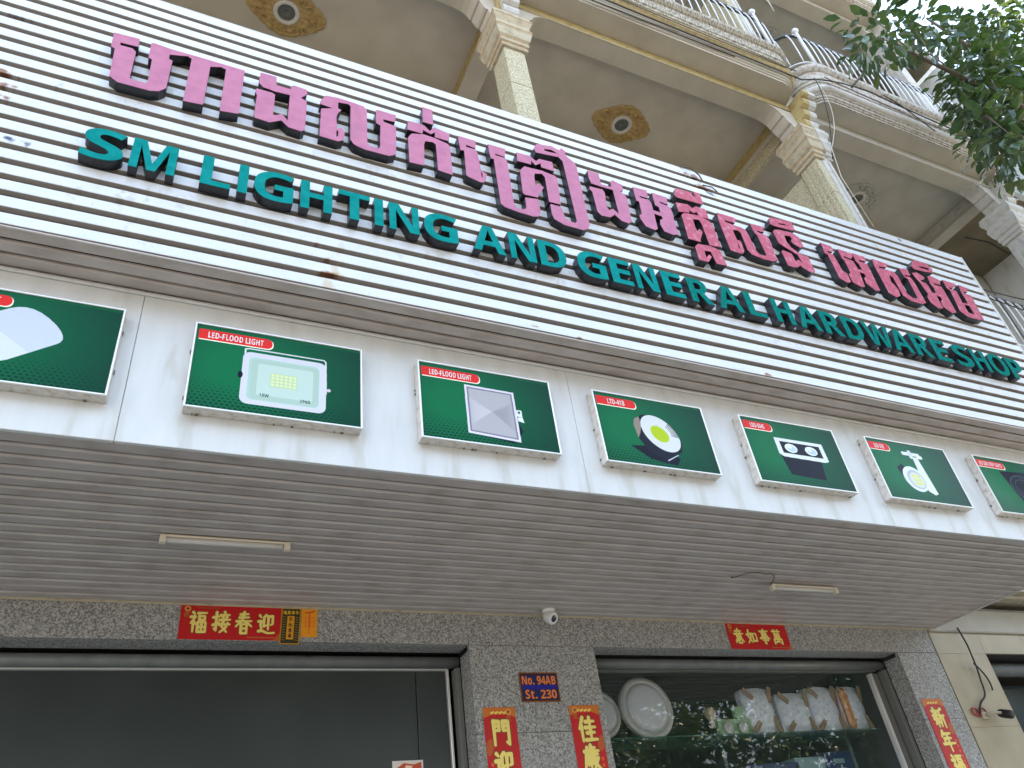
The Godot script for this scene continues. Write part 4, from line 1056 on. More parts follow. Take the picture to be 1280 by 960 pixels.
	part("paper", sheet(1.475, 1.665, 2.15, 2.543, -0.2485, -0.2465), print_mat("sticker", img, 0.4), p)

# ---------------------------------------------------------------- storeys with columns, beams and balconies
# a square ring of mouldings round a column: profile of (overhang, y)
func square_loft(st: SurfaceTool, x0: float, x1: float, z0: float, z1: float, prof: Array) -> void:
	for k in prof.size() - 1:
		var a: float = prof[k][0]; var ya: float = prof[k][1]
		var b: float = prof[k + 1][0]; var yb: float = prof[k + 1][1]
		var lo := [Vector3(x0 - a, ya, z1 + a), Vector3(x1 + a, ya, z1 + a), Vector3(x1 + a, ya, z0 - a), Vector3(x0 - a, ya, z0 - a)]
		var hi := [Vector3(x0 - b, yb, z1 + b), Vector3(x1 + b, yb, z1 + b), Vector3(x1 + b, yb, z0 - b), Vector3(x0 - b, yb, z0 - b)]
		for i in 4:
			var j := (i + 1) % 4
			quad(st, lo[i], hi[i], hi[j], lo[j])
	var e = prof[prof.size() - 1]
	quad(st, Vector3(x0 - e[0], e[1], z1 + e[0]), Vector3(x0 - e[0], e[1], z0 - e[0]), Vector3(x1 + e[0], e[1], z0 - e[0]), Vector3(x1 + e[0], e[1], z1 + e[0]))

# thin tan lines picked out between the mouldings of a capital
func capital_lines(b: Node3D, x0: float, x1: float, dy: float, m: Material) -> void:
	var y := 8.32 + dy
	for e in [[0.024, 0.05], [0.038, 0.118], [0.082, 0.262], [0.098, 0.43]]:
		var st := begin()
		square_loft(st, x0, x1, 1.0, 1.25, [[e[0] - 0.02, y + e[1]], [e[0], y + e[1]], [e[0] + 0.004, y + e[1] + 0.008], [e[0], y + e[1] + 0.016], [e[0] - 0.02, y + e[1] + 0.016]])
		part("capital_line", st, m, b)

func capital(x0: float, x1: float, dy: float, z0 := 1.0, z1 := 1.25) -> SurfaceTool:
	var st := begin()
	var y := 8.32 + dy
	square_loft(st, x0, x1, z0, z1, [[0.002, y], [0.022, y + 0.004], [0.03, y + 0.02], [0.022, y + 0.045], [0.022, y + 0.06], [0.036, y + 0.065], [0.044, y + 0.085], [0.036, y + 0.11], [0.036, y + 0.13], [0.055, y + 0.15], [0.068, y + 0.2], [0.074, y + 0.24], [0.08, y + 0.25], [0.08, y + 0.3],
		[0.066, y + 0.32], [0.07, y + 0.36], [0.088, y + 0.4], [0.096, y + 0.42], [0.096, y + 0.47], [0.084, y + 0.485], [0.084, y + 0.52]])
	return st

# the stepped bracket that carries a beam on its column, drawn in x, y
func bracket(x: float, dir: float, dy: float, z0 := 1.03, z1 := 1.25) -> SurfaceTool:
	var st := begin()
	var pts := PackedVector2Array()
	for p in [[0.0, 9.25], [0.42, 9.25], [0.42, 9.2], [0.36, 9.193], [0.29, 9.17], [0.24, 9.13], [0.215, 9.08], [0.205, 9.05], [0.185, 9.05], [0.17, 9.0], [0.145, 8.95], [0.125, 8.935], [0.11, 8.935], [0.1, 8.89], [0.08, 8.85], [0.0, 8.84]]:
		pts.append(Vector2(x + dir * p[0], p[1] + dy))
	extrude(st, pts, z0, z1)
	return st

# scrolled corbel in front of the column, drawn in z, y and given a width
func corbel(x0: float, x1: float, dy: float) -> SurfaceTool:
	var st := begin()
	var pts := PackedVector2Array()
	for p in [[1.2, 9.33], [1.5, 9.33], [1.5, 9.27], [1.47, 9.25], [1.43, 9.25], [1.455, 9.22], [1.46, 9.18], [1.44, 9.14], [1.4, 9.115], [1.37, 9.11], [1.395, 9.085], [1.4, 9.04], [1.385, 9.0], [1.35, 8.975], [1.33, 8.972], [1.35, 8.95], [1.352, 8.91], [1.34, 8.87], [1.32, 8.845], [1.2, 8.845]]:
		pts.append(Vector2(p[0], p[1] + dy))
	extrude(st, pts, -x1, -x0, Transform3D(Basis(Vector3(0, 0, 1), Vector3(0, 1, 0), Vector3(-1, 0, 0)), Vector3.ZERO))
	return st

func balcony_path(x0: float, x1: float, round0: bool, round1: bool) -> Array:
	var path := []
	if round0:
		for k in 9:
			var a := PI + PI / 2 * k / 8.0 # from -x round to +z
			path.append([Vector2(x0, 1.25), Vector2(cos(a), -sin(a))])
	else: path.append([Vector2(x0, 1.25), Vector2(0, 1)])
	if round1:
		for k in 9:
			var a := PI / 2 * (1.0 - k / 8.0)
			path.append([Vector2(x1, 1.25), Vector2(cos(a), sin(a))])
	else: path.append([Vector2(x1, 1.25), Vector2(0, 1)])
	return path

func railing(b: Node3D, x0: float, x1: float, dy: float, round0: bool, round1: bool, posts: Array) -> void:
	var r := Node3D.new()
	r.name = "railing"
	b.add_child(r, true)
	var d := 0.335
	var path := balcony_path(x0, x1, round0, round1)
	for e in [[10.64, 0.024, "rail_dark", "top_rail", -0.01], [9.995, 0.012, "rail_white", "bottom_rail", 0.0]]:
		var pts := []
		for p in path: pts.append(Vector3(p[0].x + p[1].x * (d + e[4]), e[0] + dy, p[0].y + p[1].y * (d + e[4])))
		var st := begin(true)
		tube(st, pts, e[1], 8)
		part(e[3], st, M[e[2]], r)
	var spots := [] # where a bar stands and which way is out
	var n := int((x1 - x0) / 0.128)
	for i in n + 1: spots.append([Vector2(lerpf(x0, x1, float(i) / n), 1.25), Vector2(0, 1)])
	for a in [PI / 2 * 0.3, PI / 2 * 0.62, PI / 2 * 0.95]:
		if round0: spots.append([Vector2(x0, 1.25), Vector2(-sin(a), cos(a))])
		if round1: spots.append([Vector2(x1, 1.25), Vector2(sin(a), cos(a))])
	for s in spots:
		var o := Vector3(s[1].x, 0, s[1].y)
		var f := Vector3(s[0].x, 9.995 + dy, s[0].y)
		var st := begin(true)
		var along := Vector3(-o.z, 0, o.x) # each bar bends over sideways to meet the rail above its neighbour's foot
		if o.z < 0.99: along *= 0.5
		tube(st, [f + o * d] + bez(f + o * (d + 0.01) + Vector3(0, 0.2, 0), f + o * (d + 0.02) + Vector3(0, 0.6, 0), f + o * (d + 0.01) + along * 0.02 + Vector3(0, 0.64, 0), f + o * (d - 0.01) + along * 0.1 + Vector3(0, 0.64, 0), 10), 0.009, 6)
		part("baluster", st, M.rail_white, r)
	for x in posts:
		var st := begin(true)
		lathe(st, [[0.0, 0.0], [0.022, 0.0], [0.022, 0.72], [0.014, 0.73], [0.014, 0.745], [0.034, 0.757], [0.047, 0.79], [0.034, 0.823], [0.0, 0.837]], 16, Transform3D(Basis.IDENTITY, Vector3(x, 9.97 + dy, 1.25 + d)))
		part("rail_post", st, M.rail_white, r)

func balcony(b: Node3D, x0: float, x1: float, dy: float, round0: bool, round1: bool, clean: Material, band: Material, grimy: Material) -> void:
	var path := balcony_path(x0, x1, round0, round1)
	var y := 9.33 + dy
	var st := begin()
	sweep(st, [[0.225, y + 0.001], [0.24, y], [0.24, y + 0.03], [0.256, y + 0.035], [0.256, y + 0.055], [0.272, y + 0.062], [0.28, y + 0.09], [0.296, y + 0.1], [0.296, y + 0.118]], path)
	part("cornice", st, clean, b)
	st = begin()
	sweep(st, [[0.0, y + 0.002], [0.2249, y + 0.002]], path)
	part("balcony_soffit", st, M.plaster_b if band == M.white_paint else M.plaster, b)
	st = begin(true)
	sweep(st, [[0.29, y + 0.119], [0.3, y + 0.12], [0.325, y + 0.135], [0.342, y + 0.165], [0.342, y + 0.195], [0.325, y + 0.225], [0.3, y + 0.24], [0.29, y + 0.241]], path)
	part("cornice_roll", st, band, b)
	st = begin()
	sweep(st, [[0.29, y + 0.242], [0.298, y + 0.26], [0.298, y + 0.3], [0.318, y + 0.31], [0.318, y + 0.35], [0.33, y + 0.36], [0.33, y + 0.5], [0.35, y + 0.512], [0.372, y + 0.54], [0.38, y + 0.56], [0.38, y + 0.61], [0.365, y + 0.62], [0.0, y + 0.622]], path)
	part("parapet_moulding", st, grimy, b)
	st = begin()
	bx(st, Vector3(x0, y + 0.13, -0.02), Vector3(x1, y + 0.6, 1.249))
	part("floor_slab", st, clean, b)

func medallion(b: Node3D, x: float, y: float, z: float, relief: Material) -> void:
	var st := begin()
	var out := []
	var n := 72
	for i in n:
		var a := TAU * i / n
		var r := 1.0 + 0.07 * cos(a * 4.0) + 0.045 * absf(sin(a * 9.0)) - 0.03
		out.append(Vector2(cos(a) * 0.37 * r, sin(a) * 0.245 * r))
	var rings := [[1.0, 0.0], [1.0, 0.012], [0.94, 0.026], [0.86, 0.02], [0.78, 0.03], [0.7, 0.016], [0.6, 0.02]]
	for k in rings.size() - 1:
		for i in n:
			var j := (i + 1) % n
			var ra = rings[k]
			var rb = rings[k + 1]
			var wob := func(idx: int, rr: float): return 0.006 * sin(idx * TAU / n * 18.0) * (1.0 if rr < 0.97 and rr > 0.65 else 0.0)
			var q := []
			for e in [[i, ra], [j, ra], [j, rb], [i, rb]]:
				var inner := Vector2(cos(TAU * e[0] / n), sin(TAU * e[0] / n)) * 0.13
				var t: float = (e[1][0] - 0.6) / 0.4
				var pt: Vector2 = inner.lerp(out[e[0]], t)
				q.append(Vector3(x + pt.x, y - e[1][1] - wob.call(e[0], e[1][0]), z + pt.y))
			quad(st, q[0], q[1], q[2], q[3])
	for i in 14: # scrolls worked into the plaster
		var a := TAU * (i + 0.5) / 14
		var c := Vector3(x + cos(a) * 0.255, y - 0.02, z + sin(a) * 0.175)
		var s := 1.0 if i % 2 else -1.0
		var pts := []
		for k in 10:
			var t := k / 9.0
			var rr := 0.045 * (1.0 - t * 0.75)
			pts.append(c + Vector3(cos(a + s * t * 6.0) * rr, -0.012, sin(a + s * t * 6.0) * rr))
		tube(st, pts, 0.011, 5, 0.007)
	part("ceiling_medallion", st, relief, b)
	st = begin(true)
	lathe(st, [[0.085, -0.018], [0.092, -0.036], [0.118, -0.036], [0.13, -0.024], [0.13, 0.0]], 36, Transform3D(Basis.IDENTITY, Vector3(x, y, z)))
	part("downlight_ring", st, M.lamp_ring, b)
	st = begin(true)
	lathe(st, [[0.0, -0.012], [0.03, -0.014], [0.034, -0.02], [0.05, -0.02], [0.056, -0.012], [0.084, -0.016]], 30, Transform3D(Basis.IDENTITY, Vector3(x, y, z)))
	part("downlight_glass", st, M.lamp_glass, b)

# one bay between two columns on one storey
func bay(b: Node3D, x0: float, x1: float, dy: float, ceil_m: Material, beam_m: Material, face_m: Material, line_m: Material) -> void:
	var st := begin()
	bx(st, Vector3(x0, 9.4 + dy, -0.1), Vector3(x1, 9.44 + dy, 1.03))
	part("ceiling", st, ceil_m, b)
	st = begin()
	bevel(st, Vector3(x0, YC + dy, 1.03), Vector3(x1, 9.34 + dy, 1.249), 0.006)
	part("beam", st, beam_m, b)
	st = begin()
	bx(st, Vector3(x0, 9.222 + dy, 1.2495), Vector3(x1, 9.329 + dy, 1.256))
	part("beam_face", st, face_m, b)
	st = begin(true)
	tube(st, [Vector3(x0, 9.208 + dy, 1.252), Vector3(x1, 9.208 + dy, 1.252)], 0.011, 6)
	part("beam_moulding", st, line_m, b)

func cross_beam(b: Node3D, x0: float, x1: float, dy: float, m: Material, edge: Material) -> void:
	var st := begin()
	bevel(st, Vector3(x0, YC + dy - 0.001, -0.1), Vector3(x1, 9.43 + dy, 1.029), 0.006)
	part("cross_beam", st, m, b)
	st = begin()
	bx(st, Vector3(x0 - 0.004, 9.26 + dy, -0.1), Vector3(x0 - 0.0005, 9.399 + dy, 1.029))
	part("beam_side", st, edge, b)

func column(b: Node3D, x0: float, x1: float, dy: float, m: Material, ml: Material, cap: bool, grooves: bool) -> void:
	var st := begin()
	bevel(st, Vector3(x0, 5.95 + dy, 1.0), Vector3(x1, 7.748 + dy, 1.25), 0.008)
	part("column_block", st, m, b)
	st = begin()
	bevel(st, Vector3(x0, 7.75 + dy, 1.0), Vector3(x1, 8.33 + dy, 1.25), 0.008)
	part("column_block", st, m, b)
	if grooves:
		for z in [1.06, 1.12, 1.185]:
			st = begin()
			bevel(st, Vector3(x0 - 0.008, 5.95 + dy, z - 0.018), Vector3(x0 - 0.0005, 8.31 + dy, z + 0.018), 0.004)
			part("column_fillet", st, m, b)
	if cap:
		part("capital", capital(x0, x1, dy), ml, b)

func build_house() -> void:
	var b := thing("shophouse", "cream and yellow shophouse with granite ground floor carrying the long ribbed sign", "building")
	build_shopfront(b)
	var st := begin()
	wall_boxes(st, [[Vector3(-9.5, 4.3, -9.0), Vector3(6.25, 17.5, -0.1)], [Vector3(-9.5, 0.1, -9.0), Vector3(-3.101, 4.299, -0.05)]])
	part("upper_wall", st, M.plaster, b)
	st = begin()
	bevel(st, Vector3(-9.7, 17.501, -9.2), Vector3(6.27, 17.8, 1.6), 0.03)
	part("roof", st, M.plaster, b)  # out of view; added with this overhang to keep sun off the front
	for k in 2:
		var dy := STOREY * k
		for e in [[-1.53, 2.32], [2.54, 6.19]]:
			bay(b, e[0], e[1], dy, M.plaster, M.plaster, M.yellow, M.cream)
			medallion(b, (e[0] + e[1]) * 0.5 + 0.03, 9.4 + dy, 0.31, M.ochre)
			for x in [e[0] + 0.9, e[1] - 1.9]: # balcony doors
				st = begin()
				bevel(st, Vector3(x, 6.0 + dy, -0.1), Vector3(x + 1.0, 8.4 + dy, -0.05), 0.01)
				part("balcony_door", st, M.door_brown, b)
		bay(b, -5.45, -1.75, dy, M.plaster, M.plaster, M.yellow, M.cream)
		bay(b, -9.4, -5.67, dy, M.plaster, M.plaster, M.yellow, M.cream)
		for x in [-5.67, -1.75, 2.32]:
			cross_beam(b, x, x + 0.22, dy, M.plaster, M.yellow)
			column(b, x - 0.04, x + 0.18, dy, M.stone, M.cream, true, false)
			capital_lines(b, x - 0.04, x + 0.18, dy, M.orange_line)
			part("beam_bracket", bracket(x - 0.02, -1.0, dy), M.plaster, b)
			part("beam_bracket", bracket(x + 0.16, 1.0, dy), M.plaster, b)
			part("corbel", corbel(x - 0.01, x + 0.16, dy), M.white_paint, b)
			for s in [-0.045, 0.15]:
				st = begin()
				bx(st, Vector3(x + s, 8.8 + dy, 1.251), Vector3(x + s + 0.04, 9.33 + dy, 1.3))
				part("corbel_cheek", st, M.yellow, b)
		cross_beam(b, 6.19, 6.29, dy, M.plaster, M.yellow)
		column(b, 6.17, 6.27, dy, M.stone, M.cream, false, true)
		part("capital", capital(6.17, 6.27, dy), M.cream, b)
		capital_lines(b, 6.17, 6.27, dy, M.orange_line)
		part("beam_bracket", bracket(6.2, -1.0, dy), M.plaster, b)
		part("corbel", corbel(6.2, 6.29, dy), M.yellow, b)
		balcony(b, -9.4, 5.93, dy, false, true, M.plaster, M.yellow_pale, M.dirty)
		railing(b, 2.2, 5.93, dy, false, true, [2.2, 4.06, 5.93])
		st = begin() # low wall between the two balconies
		bevel(st, Vector3(6.2, 4.95 + dy, -0.1), Vector3(6.26, 8.31 + dy, 0.998), 0.006)
		part("party_wall", st, M.stone, b)
	st = begin()
	bx(st, Vector3(-9.4, 5.2, -0.1), Vector3(6.2, 5.88, 1.249))
	part("floor_slab", st, M.plaster, b)

func build_neighbour() -> void:
	var b := thing("shophouse", "white-painted neighbouring shophouse with beige tiled ground floor at the right", "building")
	var st := begin()
	wall_boxes(st, [[Vector3(6.26, 4.3, -9.0), Vector3(10.05, 17.5, -0.1)], [Vector3(6.26, 3.72, -3.5), Vector3(10.05, 4.299, -0.3)], [Vector3(6.26, 0.1, -3.8), Vector3(10.05, 4.299, -3.501)], [Vector3(6.26, 0.1, -3.5), Vector3(6.87, 3.719, -0.03)], [Vector3(9.6, 0.1, -3.5), Vector3(10.05, 3.719, -0.03)]])
	part("wall", st, M.plaster_b, b)
	st = begin()
	bevel(st, Vector3(6.28, 17.501, -9.2), Vector3(10.1, 17.8, 1.6), 0.03)
	part("roof", st, M.plaster_b, b)  # also unseen, continues the sun block over the neighbouring front
	var g := 0.0007 # tiles on the pilaster and the head of the opening
	for y in 6:
		var y0 := 0.145 + y * 0.6
		for x in [[6.262, 6.89]]:
			st = begin()
			bevel(st, Vector3(x[0] + g, y0 + g, -0.03), Vector3(x[1] - g, minf(y0 + 0.6, 3.33) - g, 0.0), 0.0008)
			part("tile", st, M.tile, b)
	for i in 5:
		st = begin()
		bevel(st, Vector3(6.89 + i * 0.6 + g, 3.152, -0.03), Vector3(6.89 + (i + 1) * 0.6 - g, 3.329, 0.0), 0.0012)
		part("tile", st, M.tile, b)
	st = begin()
	bevel(st, Vector3(6.262, 3.332, -0.2), Vector3(10.05, 3.545, 0.03), 0.01)
	part("head_beam", st, M.plaster_b, b)
	st = begin()
	bx(st, Vector3(6.89, 3.155, -0.3), Vector3(9.6, 3.33, -0.031))
	part("opening_head", st, M.interior, b)
	st = begin(true)
	lathe(st, [[0.0, 0.0], [0.06, 0.0], [0.06, 2.68], [0.0, 2.68]], 18, Transform3D(Basis(Vector3(0, 1, 0), Vector3(1, 0, 0), Vector3(0, 0, -1)), Vector3(6.9, 3.06, -0.18)))
	part("shutter_roll", st, M.shutter_grey, b)
	st = begin()
	bx(st, Vector3(6.9, 0.14, -0.4), Vector3(9.58, 2.98, -0.385))
	part("window_pane", st, M.window_dark, b)
	# open loft above the beam: boards and old boxes seen under the canopy's end
	for i in 4:
		st = begin()
		bevel(st, Vector3(6.4, 3.62, -0.28 + i * 0.16), Vector3(9.9, 3.66, -0.17 + i * 0.16), 0.004)
		part("loft_board", st, [M.cream, M.brown_ceiling, M.cream, M.tile][i], b)
	for k in 2:
		var dy := STOREY * k
		bay(b, 6.39, 9.87, dy, M.plaster_b, M.plaster_b, M.plaster_b, M.white_paint)
		medallion(b, 8.24, 9.4 + dy, 0.38, M.grey_relief)
		cross_beam(b, 6.291, 6.42, dy, M.plaster_b, M.white_paint)
		cross_beam(b, 9.87, 10.09, dy, M.plaster_b, M.white_paint)
		st = begin()
		bevel(st, Vector3(6.272, 5.95 + dy, 1.02), Vector3(6.385, 8.84 + dy, 1.262), 0.01)
		part("column", st, M.white_paint, b)
		st = begin()
		bevel(st, Vector3(6.33, 5.95 + dy, 1.2625), Vector3(6.37, 8.3 + dy, 1.275), 0.004)
		part("column_fillet", st, M.white_paint, b)
		part("capital", capital(6.39, 6.391, dy, 1.02, 1.26), M.white_paint, b)
		part("corbel", corbel(6.292, 6.4, dy), M.white_paint, b)
		part("beam_bracket", bracket(6.37, 1.0, dy), M.plaster_b, b)
		column(b, 9.84, 10.06, dy, M.white_paint, M.white_paint, true, true)
		part("beam_bracket", bracket(9.86, -1.0, dy), M.white_paint, b)
		part("beam_bracket", bracket(10.04, 1.0, dy), M.white_paint, b)
		part("corbel", corbel(9.86, 10.03, dy), M.white_paint, b)
		balcony(b, 6.72, 9.66, dy, true, true, M.stained_white, M.white_paint, M.stained_white)
		railing(b, 6.66, 9.66, dy, true, true, [6.66, 9.6])
	balcony(b, 6.9, 9.66, -4.5, true, true, M.stained_white, M.white_paint, M.stained_white)
	railing(b, 6.9, 9.66, -4.5, true, true, [9.6])
	var f := thing("shophouse", "far shophouse with a brown balcony ceiling beyond the sign's right end", "building")
	st = begin()
	wall_boxes(st, [[Vector3(10.1, 0.1, -9.0), Vector3(16.0, 17.5, -0.1)]])
	part("wall", st, M.plaster_b, f)
	for k in 2:
		st = begin()
		bx(st, Vector3(10.1, 9.21 + k * STOREY, -0.09), Vector3(11.4, 9.4 + k * STOREY, 1.25))
		part("ceiling", st, M.brown_ceiling, f)
	st = begin()
	bevel(st, Vector3(11.4, 0.1, -0.09), Vector3(11.62, 13.2, 1.3), 0.01)
	part("side_wall", st, M.acm, f)
	st = begin(true)
	tube(st, [Vector3(10.3, 9.205, 0.45), Vector3(10.8, 9.2, 0.5), Vector3(11.38, 9.205, 0.42)], 0.008, 6)
	part("ceiling_cable", st, M.cable_black, f)

# ---------------------------------------------------------------- wires and small fittings
func build_wires() -> void:
	var runs := [ # points, radius, colour, label
		[sag(Vector3(-2.5, 9.47, 1.57), Vector3(6.2, 9.43, 1.56), 0.03, 24), 0.009, "cable_black", "thick black cable running along the first balcony cornice"],
		[sag(Vector3(-2.5, 9.42, 1.55), Vector3(5.2, 9.4, 1.53), 0.07, 24), 0.006, "cable_black", "thin black cable sagging under the yellow cornice roll"],
		[sag(Vector3(-2.5, 9.38, 1.53), Vector3(4.4, 9.42, 1.54), 0.1, 24), 0.006, "cable_pale", "pale cable hanging lowest under the yellow cornice roll"],
		[bez(Vector3(6.2, 9.43, 1.56), Vector3(6.4, 9.44, 1.64), Vector3(6.7, 9.56, 1.66), Vector3(7.3, 9.62, 1.66)) + sag(Vector3(7.35, 9.62, 1.66), Vector3(9.9, 9.56, 1.66), 0.05, 12), 0.009, "cable_black", "dark cable crossing the white balcony front"],
		[sag(Vector3(6.5, 9.5, 1.66), Vector3(9.8, 9.5, 1.655), 0.09, 16), 0.006, "cable_brown", "brown cable sagging lowest along the white balcony front"],
		[sag(Vector3(2.0, 9.56, 1.6), Vector3(6.1, 9.5, 1.6), 0.05, 16), 0.007, "cable_brown", "brown cable lying on the yellow cornice roll"],
		[bez(Vector3(7.6, 9.7, 1.66), Vector3(7.8, 9.55, 1.7), Vector3(8.1, 9.4, 1.66), Vector3(8.4, 9.36, 1.62)), 0.007, "cable_black", "short dark cable hanging diagonally on the white balcony front"],
		[bez(Vector3(6.36, 9.46, 1.62), Vector3(6.48, 9.1, 1.56), Vector3(6.46, 8.7, 1.4), Vector3(6.36, 8.3, 1.32)), 0.006, "cable_black", "black wire dropping down the white side of the shared column"],
		[bez(Vector3(6.4, 9.42, 1.6), Vector3(6.58, 9.0, 1.56), Vector3(6.5, 8.7, 1.42), Vector3(6.38, 8.45, 1.36)) + [Vector3(6.36, 8.0, 1.3), Vector3(6.42, 7.2, 1.3)], 0.005, "cable_pale", "white wire looping beside the shared column capital"],
		[bez(Vector3(5.2, 13.2, 1.5), Vector3(5.5, 12.4, 1.7), Vector3(6.3, 11.6, 1.72), Vector3(6.3, 10.9, 1.66), 14), 0.008, "cable_pale", "white cable hanging from the upper floor to the balcony railing"],
		[sag(Vector3(6.39, 6.02, 1.7), Vector3(9.6, 6.3, 1.8), 0.1, 14), 0.006, "cable_black", "thin black wire running right from the sign's end trim"],
		[sag(Vector3(6.39, 5.96, 1.7), Vector3(9.6, 5.9, 1.8), 0.12, 14), 0.006, "cable_black", "lower thin black wire behind the sign's right end"],
		[[Vector3(6.6, 3.36, 0.05), Vector3(6.61, 3.2, 0.06), Vector3(6.6, 3.0, 0.055), Vector3(6.61, 2.9, 0.03)] + bez(Vector3(6.62, 2.86, 0.02), Vector3(6.58, 2.72, 0.03), Vector3(6.5, 2.8, 0.03), Vector3(6.42, 2.64, 0.02)), 0.008, "cable_black", "black wire hanging down the beige tiled wall"],
		[bez(Vector3(6.61, 3.05, 0.04), Vector3(6.7, 2.98, 0.03), Vector3(6.74, 2.9, 0.03), Vector3(6.72, 2.83, 0.02)), 0.007, "cable_black", "short branching wire with a plug on the beige tiled wall"]]
	for r in runs:
		var st := begin(true)
		tube(st, r[0], r[1], 6)
		single("cable", st, M[r[2]], r[3], "cable")
	var cl := thing("hanging_cloth", "dark maroon cloth hanging behind the first balcony's railing", "cloth", Vector3(5.42, 9.96, 1.33))
	var sc := begin()
	for k in 10:
		var a := Vector2(0.03 * k, 0.025 * sin(k * 1.9))
		var e := Vector2(0.03 * (k + 1), 0.025 * sin((k + 1) * 1.9))
		for dz in [0.0, 0.004]:
			quad(sc, Vector3(a.x, 0.0, a.y + dz), Vector3(a.x * 0.9, 0.62, a.y * 0.6 + dz), Vector3(e.x * 0.9, 0.62, e.y * 0.6 + dz), Vector3(e.x, 0.0, e.y + dz))
	part("cloth", sc, M.maroon, cl)
	var c := thing("wall_camera", "black bullet camera on a small bracket beside the neighbour's opening", "camera", Vector3(6.57, 2.63, 0.0))
	var st := begin()
	bevel(st, Vector3(-0.12, -0.03, 0.001), Vector3(-0.06, 0.03, 0.02), 0.004)
	part("bracket_plate", st, M.cream, c)
	st = begin(true)
	tube(st, [Vector3(-0.09, 0.0, 0.02), Vector3(-0.03, 0.01, 0.07), Vector3(0.03, 0.0, 0.09)], 0.012, 8)
	part("arm", st, M.cream, c)
	st = begin(true)
	lathe(st, [[0.0, -0.05], [0.03, -0.05], [0.034, -0.03], [0.034, 0.05], [0.028, 0.06], [0.0, 0.055]], 16, Transform3D(Basis(Vector3(1, 0, 0), Vector3(0, -0.35, 0.94), Vector3(0, -0.94, -0.35)), Vector3(0.05, -0.01, 0.1)))
	part("body", st, M.black, c)
	st = begin(true)
	tube(st, [Vector3(7.15, 9.74, 1.56), Vector3(7.18, 9.78, 1.84)], 0.016, 10)
	single("drain_spout", st, M.frame_grey, "short grey drain spout poking out of the white balcony front", "pipe")
	for x in [6.385, 6.485]:
		st = begin(true)
		var pts := []
		for k in 17: pts.append(Vector3(x + cos(TAU * k / 16) * 0.032, 2.665 + sin(TAU * k / 16) * 0.028, 0.012))
		pts.append(Vector3(x + 0.035, 2.62, 0.012))
		tube(st, pts, 0.007, 6)
		single("red_hook", st, M.red_paint, "red painted ring-shaped hook on the tiled wall, %s the black camera" % ("farther from" if x < 6.4 else "nearer to"), "hook")

# ---------------------------------------------------------------- trees
const CLUMPS := [[4.33, 6.77, 3.03], [5.42, 8.04, 2.80], [5.79, 8.12, 2.89], [5.05, 7.37, 2.88], [6.27, 8.59, 2.62], [5.24, 7.32, 3.04], [7.29, 9.35, 2.64], [7.04, 8.86, 2.74], [8.30, 9.94, 2.61], [7.16, 8.74, 3.04], [8.29, 9.69, 2.59], [8.93, 10.45, 2.83], [10.51, 11.49, 2.50], [10.45, 11.89, 2.71], [7.75, 9.22, 2.52], [5.98, 7.27, 3.03], [7.91, 9.05, 2.74], [6.88, 7.85, 3.02], [5.95, 7.21, 2.93], [6.69, 7.91, 2.60], [7.78, 8.72, 2.54], [7.13, 8.01, 2.83], [8.42, 8.90, 2.59], [6.12, 7.20, 2.79], [5.63, 6.57, 3.02], [6.89, 7.47, 2.79], [7.33, 7.79, 2.56], [7.46, 7.68, 2.59], [6.06, 6.62, 2.80], [6.09, 6.49, 2.79], [5.85, 6.57, 2.85], [6.03, 6.38, 2.72], [6.03, 6.34, 2.86], [6.62, 7.30, 2.72], [6.26, 7.25, 2.84], [7.17, 8.40, 2.70], [6.70, 7.76, 2.88], [7.24, 8.18, 2.87], [7.93, 8.60, 2.75], [6.78, 7.77, 2.75], [6.93, 7.73, 2.78], [6.93, 7.57, 2.85], [6.16, 7.10, 2.79], [6.74, 7.46, 2.73], [6.52, 7.10, 2.82], [6.96, 7.37, 2.76], [5.46, 6.18, 3.01], [5.46, 6.02, 3.03], [6.36, 6.76, 2.71], [5.83, 6.26, 2.94], [5.83, 7.13, 2.90], [5.96, 7.37, 3.01], [6.66, 7.87, 2.93]]

func leaf_into(st: SurfaceTool, p: Vector3, dir: Vector3, up: Vector3, l: float, w: float) -> void:
	var s := dir.cross(up).normalized() * w * 0.5
	var nrm := s.cross(dir).normalized()
	var m1 := p + dir * l * 0.35 - nrm * l * 0.04
	var m2 := p + dir * l * 0.7 - nrm * l * 0.02
	var tip := p + dir * l - nrm * l * 0.12
	var fold := nrm * w * 0.16
	for sg in [1.0, -1.0]:
		var a: Vector3 = m1 + s * sg + fold
		var b: Vector3 = m2 + s * sg * 0.8 + fold * 0.7
		tri(st, p, m1, a); tri(st, m1, m2, b); tri(st, m1, b, a); tri(st, m2, tip, b)

